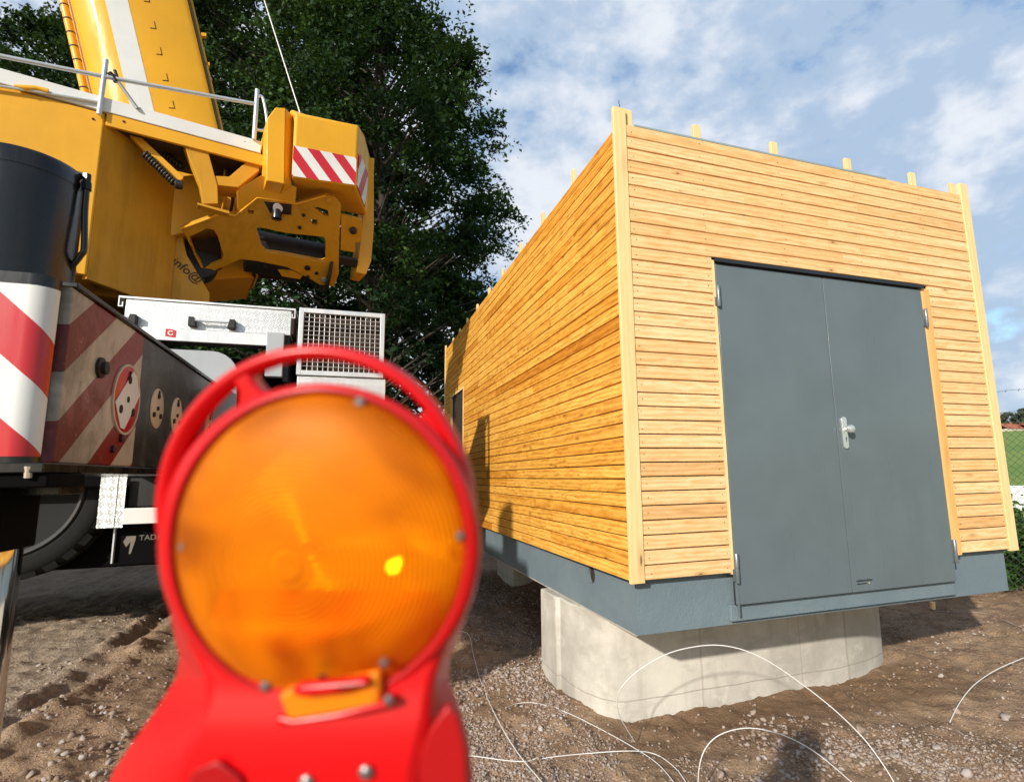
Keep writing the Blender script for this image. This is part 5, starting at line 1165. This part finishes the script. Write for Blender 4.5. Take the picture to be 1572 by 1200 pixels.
# village on the hill
def hillpt(px, D): 
    o, d = ray(px, 640); x, y = o[0]+d[0]*D, o[1]+d[1]*D; return x, y, gz(x, y)
roof_m = painted('clay tiles', (0.42, 0.13, 0.07), 0.8, 0, 0.3); hw = painted('house wall', (0.62, 0.55, 0.45), 0.8, 0, 0.1)
def house(px, D, w_, d_, h_, lab):
    x, y, z = hillpt(px, D); t = empty('house', (x, y, z), lab, 'house', 'houses on the far hillside')
    MB().box((x-w_/2, y-d_/2, z-3), (x+w_/2, y+d_/2, z+h_)).build('wall', hw, t)
    rf = MB().prism([(x-w_/2-0.5, y-d_/2-0.5, z+h_), (x+w_/2+0.5, y-d_/2-0.5, z+h_), (x+w_/2+0.5, y, z+h_+3), (x-w_/2-0.5, y, z+h_+3)], (0, 0.3, -0.2)).prism([(x-w_/2-0.5, y+d_/2+0.5, z+h_), (x+w_/2+0.5, y+d_/2+0.5, z+h_), (x+w_/2+0.5, y, z+h_+3), (x-w_/2-0.5, y, z+h_+3)], (0, -0.3, -0.2)).build('roof', roof_m, t)
    MB().box((x+w_*0.2, y-0.3, z+h_+1.5), (x+w_*0.2+0.8, y+0.4, z+h_+4)).build('chimney', roof_m, rf)
    for k in range(3): MB().box((x-w_*0.35+k*w_*0.28, y-d_/2-0.05, z+1.2), (x-w_*0.35+k*w_*0.28+1.1, y-d_/2+0.02, z+2.7)).build('window', MT['lead'], t)
house(1545, 300, 13, 9, 4.5, 'leftmost red roofed house on the far hillside, beside the shed corner')
house(1561, 315, 16, 9, 4.5, 'long red roofed house in the middle of the far hillside row')
house(1578, 300, 12, 9, 4.5, 'red roofed house at the right edge of the picture on the far hillside')
for k, (px, D, h_, r_, lab) in enumerate(((1546, 345, 17, 9, 'rounded hazy tree above the leftmost red roof'), (1563, 350, 15, 10, 'broad hazy tree above the middle red roof'), (1580, 345, 21, 10, 'highest hazy tree at the right edge above the red roofs'), (1530, 345, 14, 9, 'hazy tree half hidden by the shed corner above the roofs'))):
    make_tree('far_tree', hillpt(px, D), h_, r_, 1, 60, 5000, egg, lab, 60+k, 0.9, 'leaf_haze', 'trees on the crest of the far hill', 0.5)

# ================================================================== CABLES ON THE GROUND
def cable(pts, lab, r=0.0042, m='cable'):
    P = [onground(q[0], q[1], 0.012) if len(q) == 2 else None for q in pts]
    for i, q in enumerate(pts):       # points in the air: between the two ground ends, a little nearer or farther
        if len(q) == 3:
            a = max(k for k in range(i) if P[k] is not None and len(pts[k]) == 2); bs = [k for k in range(i, len(pts)) if len(pts[k]) == 2]
            ya = P[a][1]; yb = P[bs[0]][1] if bs else ya; b_ = bs[0] if bs else len(pts)
            P[i] = aty(q[0], q[1], ya+(yb-ya)*(i-a)/(b_-a)+q[2])
    r *= 0.72; sp_ = smooth_path(P, 10); sp_ = [Vector((p.x, p.y, max(p.z, gz(p.x, p.y)+r*0.7))) for p in sp_]
    o = MB().tube(sp_, r, 8).build('cable', MT[m], origin=tuple(sp_[0]), smooth='all'); tag(o, lab, 'cable', 'loose cables on the ground')
cable([(660, 962), (690, 968), (718, 972), (727, 1005), (738, 1045), (762, 1100), (795, 1155), (836, 1205), (850, 1230)], 'white cable running down from the red lamp past the gravel to the bottom edge', 0.0040)
cable([(690, 1158), (728, 1160), (798, 1168), (850, 1161), (900, 1156), (965, 1152), (1003, 1156), (1030, 1172), (1048, 1192), (1060, 1215)], 'white cable lying almost level along the bottom, right of the red lamp', 0.0038)
cable([(776, 1086), (795, 1079), (825, 1079), (870, 1093), (925, 1120), (975, 1148), (1010, 1172), (1036, 1202), (1050, 1225)], 'thin cable curving through the gravel in front of the concrete block', 0.0034)
cable([(975, 1139), (962, 1118, 0.0), (951, 1098, 0.02), (947, 1075, 0.04), (955, 1053, 0.06), (985, 1025, 0.08), (1030, 1001, 0.08), (1085, 990, 0.07), (1130, 994, 0.06), (1175, 1012, 0.05), (1225, 1045, 0.04), (1280, 1088, 0.02), (1325, 1132, 0.01), (1355, 1172, 0.0), (1375, 1204)], 'white cable standing in a tall arch in front of the concrete block', 0.0038)
cable([(1072, 1215), (1073, 1180, 0.0), (1082, 1150, 0.02), (1102, 1129, 0.04), (1135, 1118, 0.05), (1170, 1119, 0.05), (1215, 1133, 0.03), (1260, 1160, 0.01), (1312, 1204)], 'white cable in a low loop at the bottom centre right', 0.0038)
cable([(1458, 1108), (1472, 1080, 0.02), (1492, 1054, 0.04), (1520, 1033, 0.05), (1550, 1018, 0.04), (1585, 1006, 0.03), (1640, 1000)], 'white cable curving out of the soil to the right edge', 0.0040)
cable([(1416, 925), (1430, 935), (1455, 939), (1490, 939), (1520, 943), (1548, 955), (1590, 972)], 'grey brown cable running from under the plinth to the right edge', 0.0056, 'cable_grey')
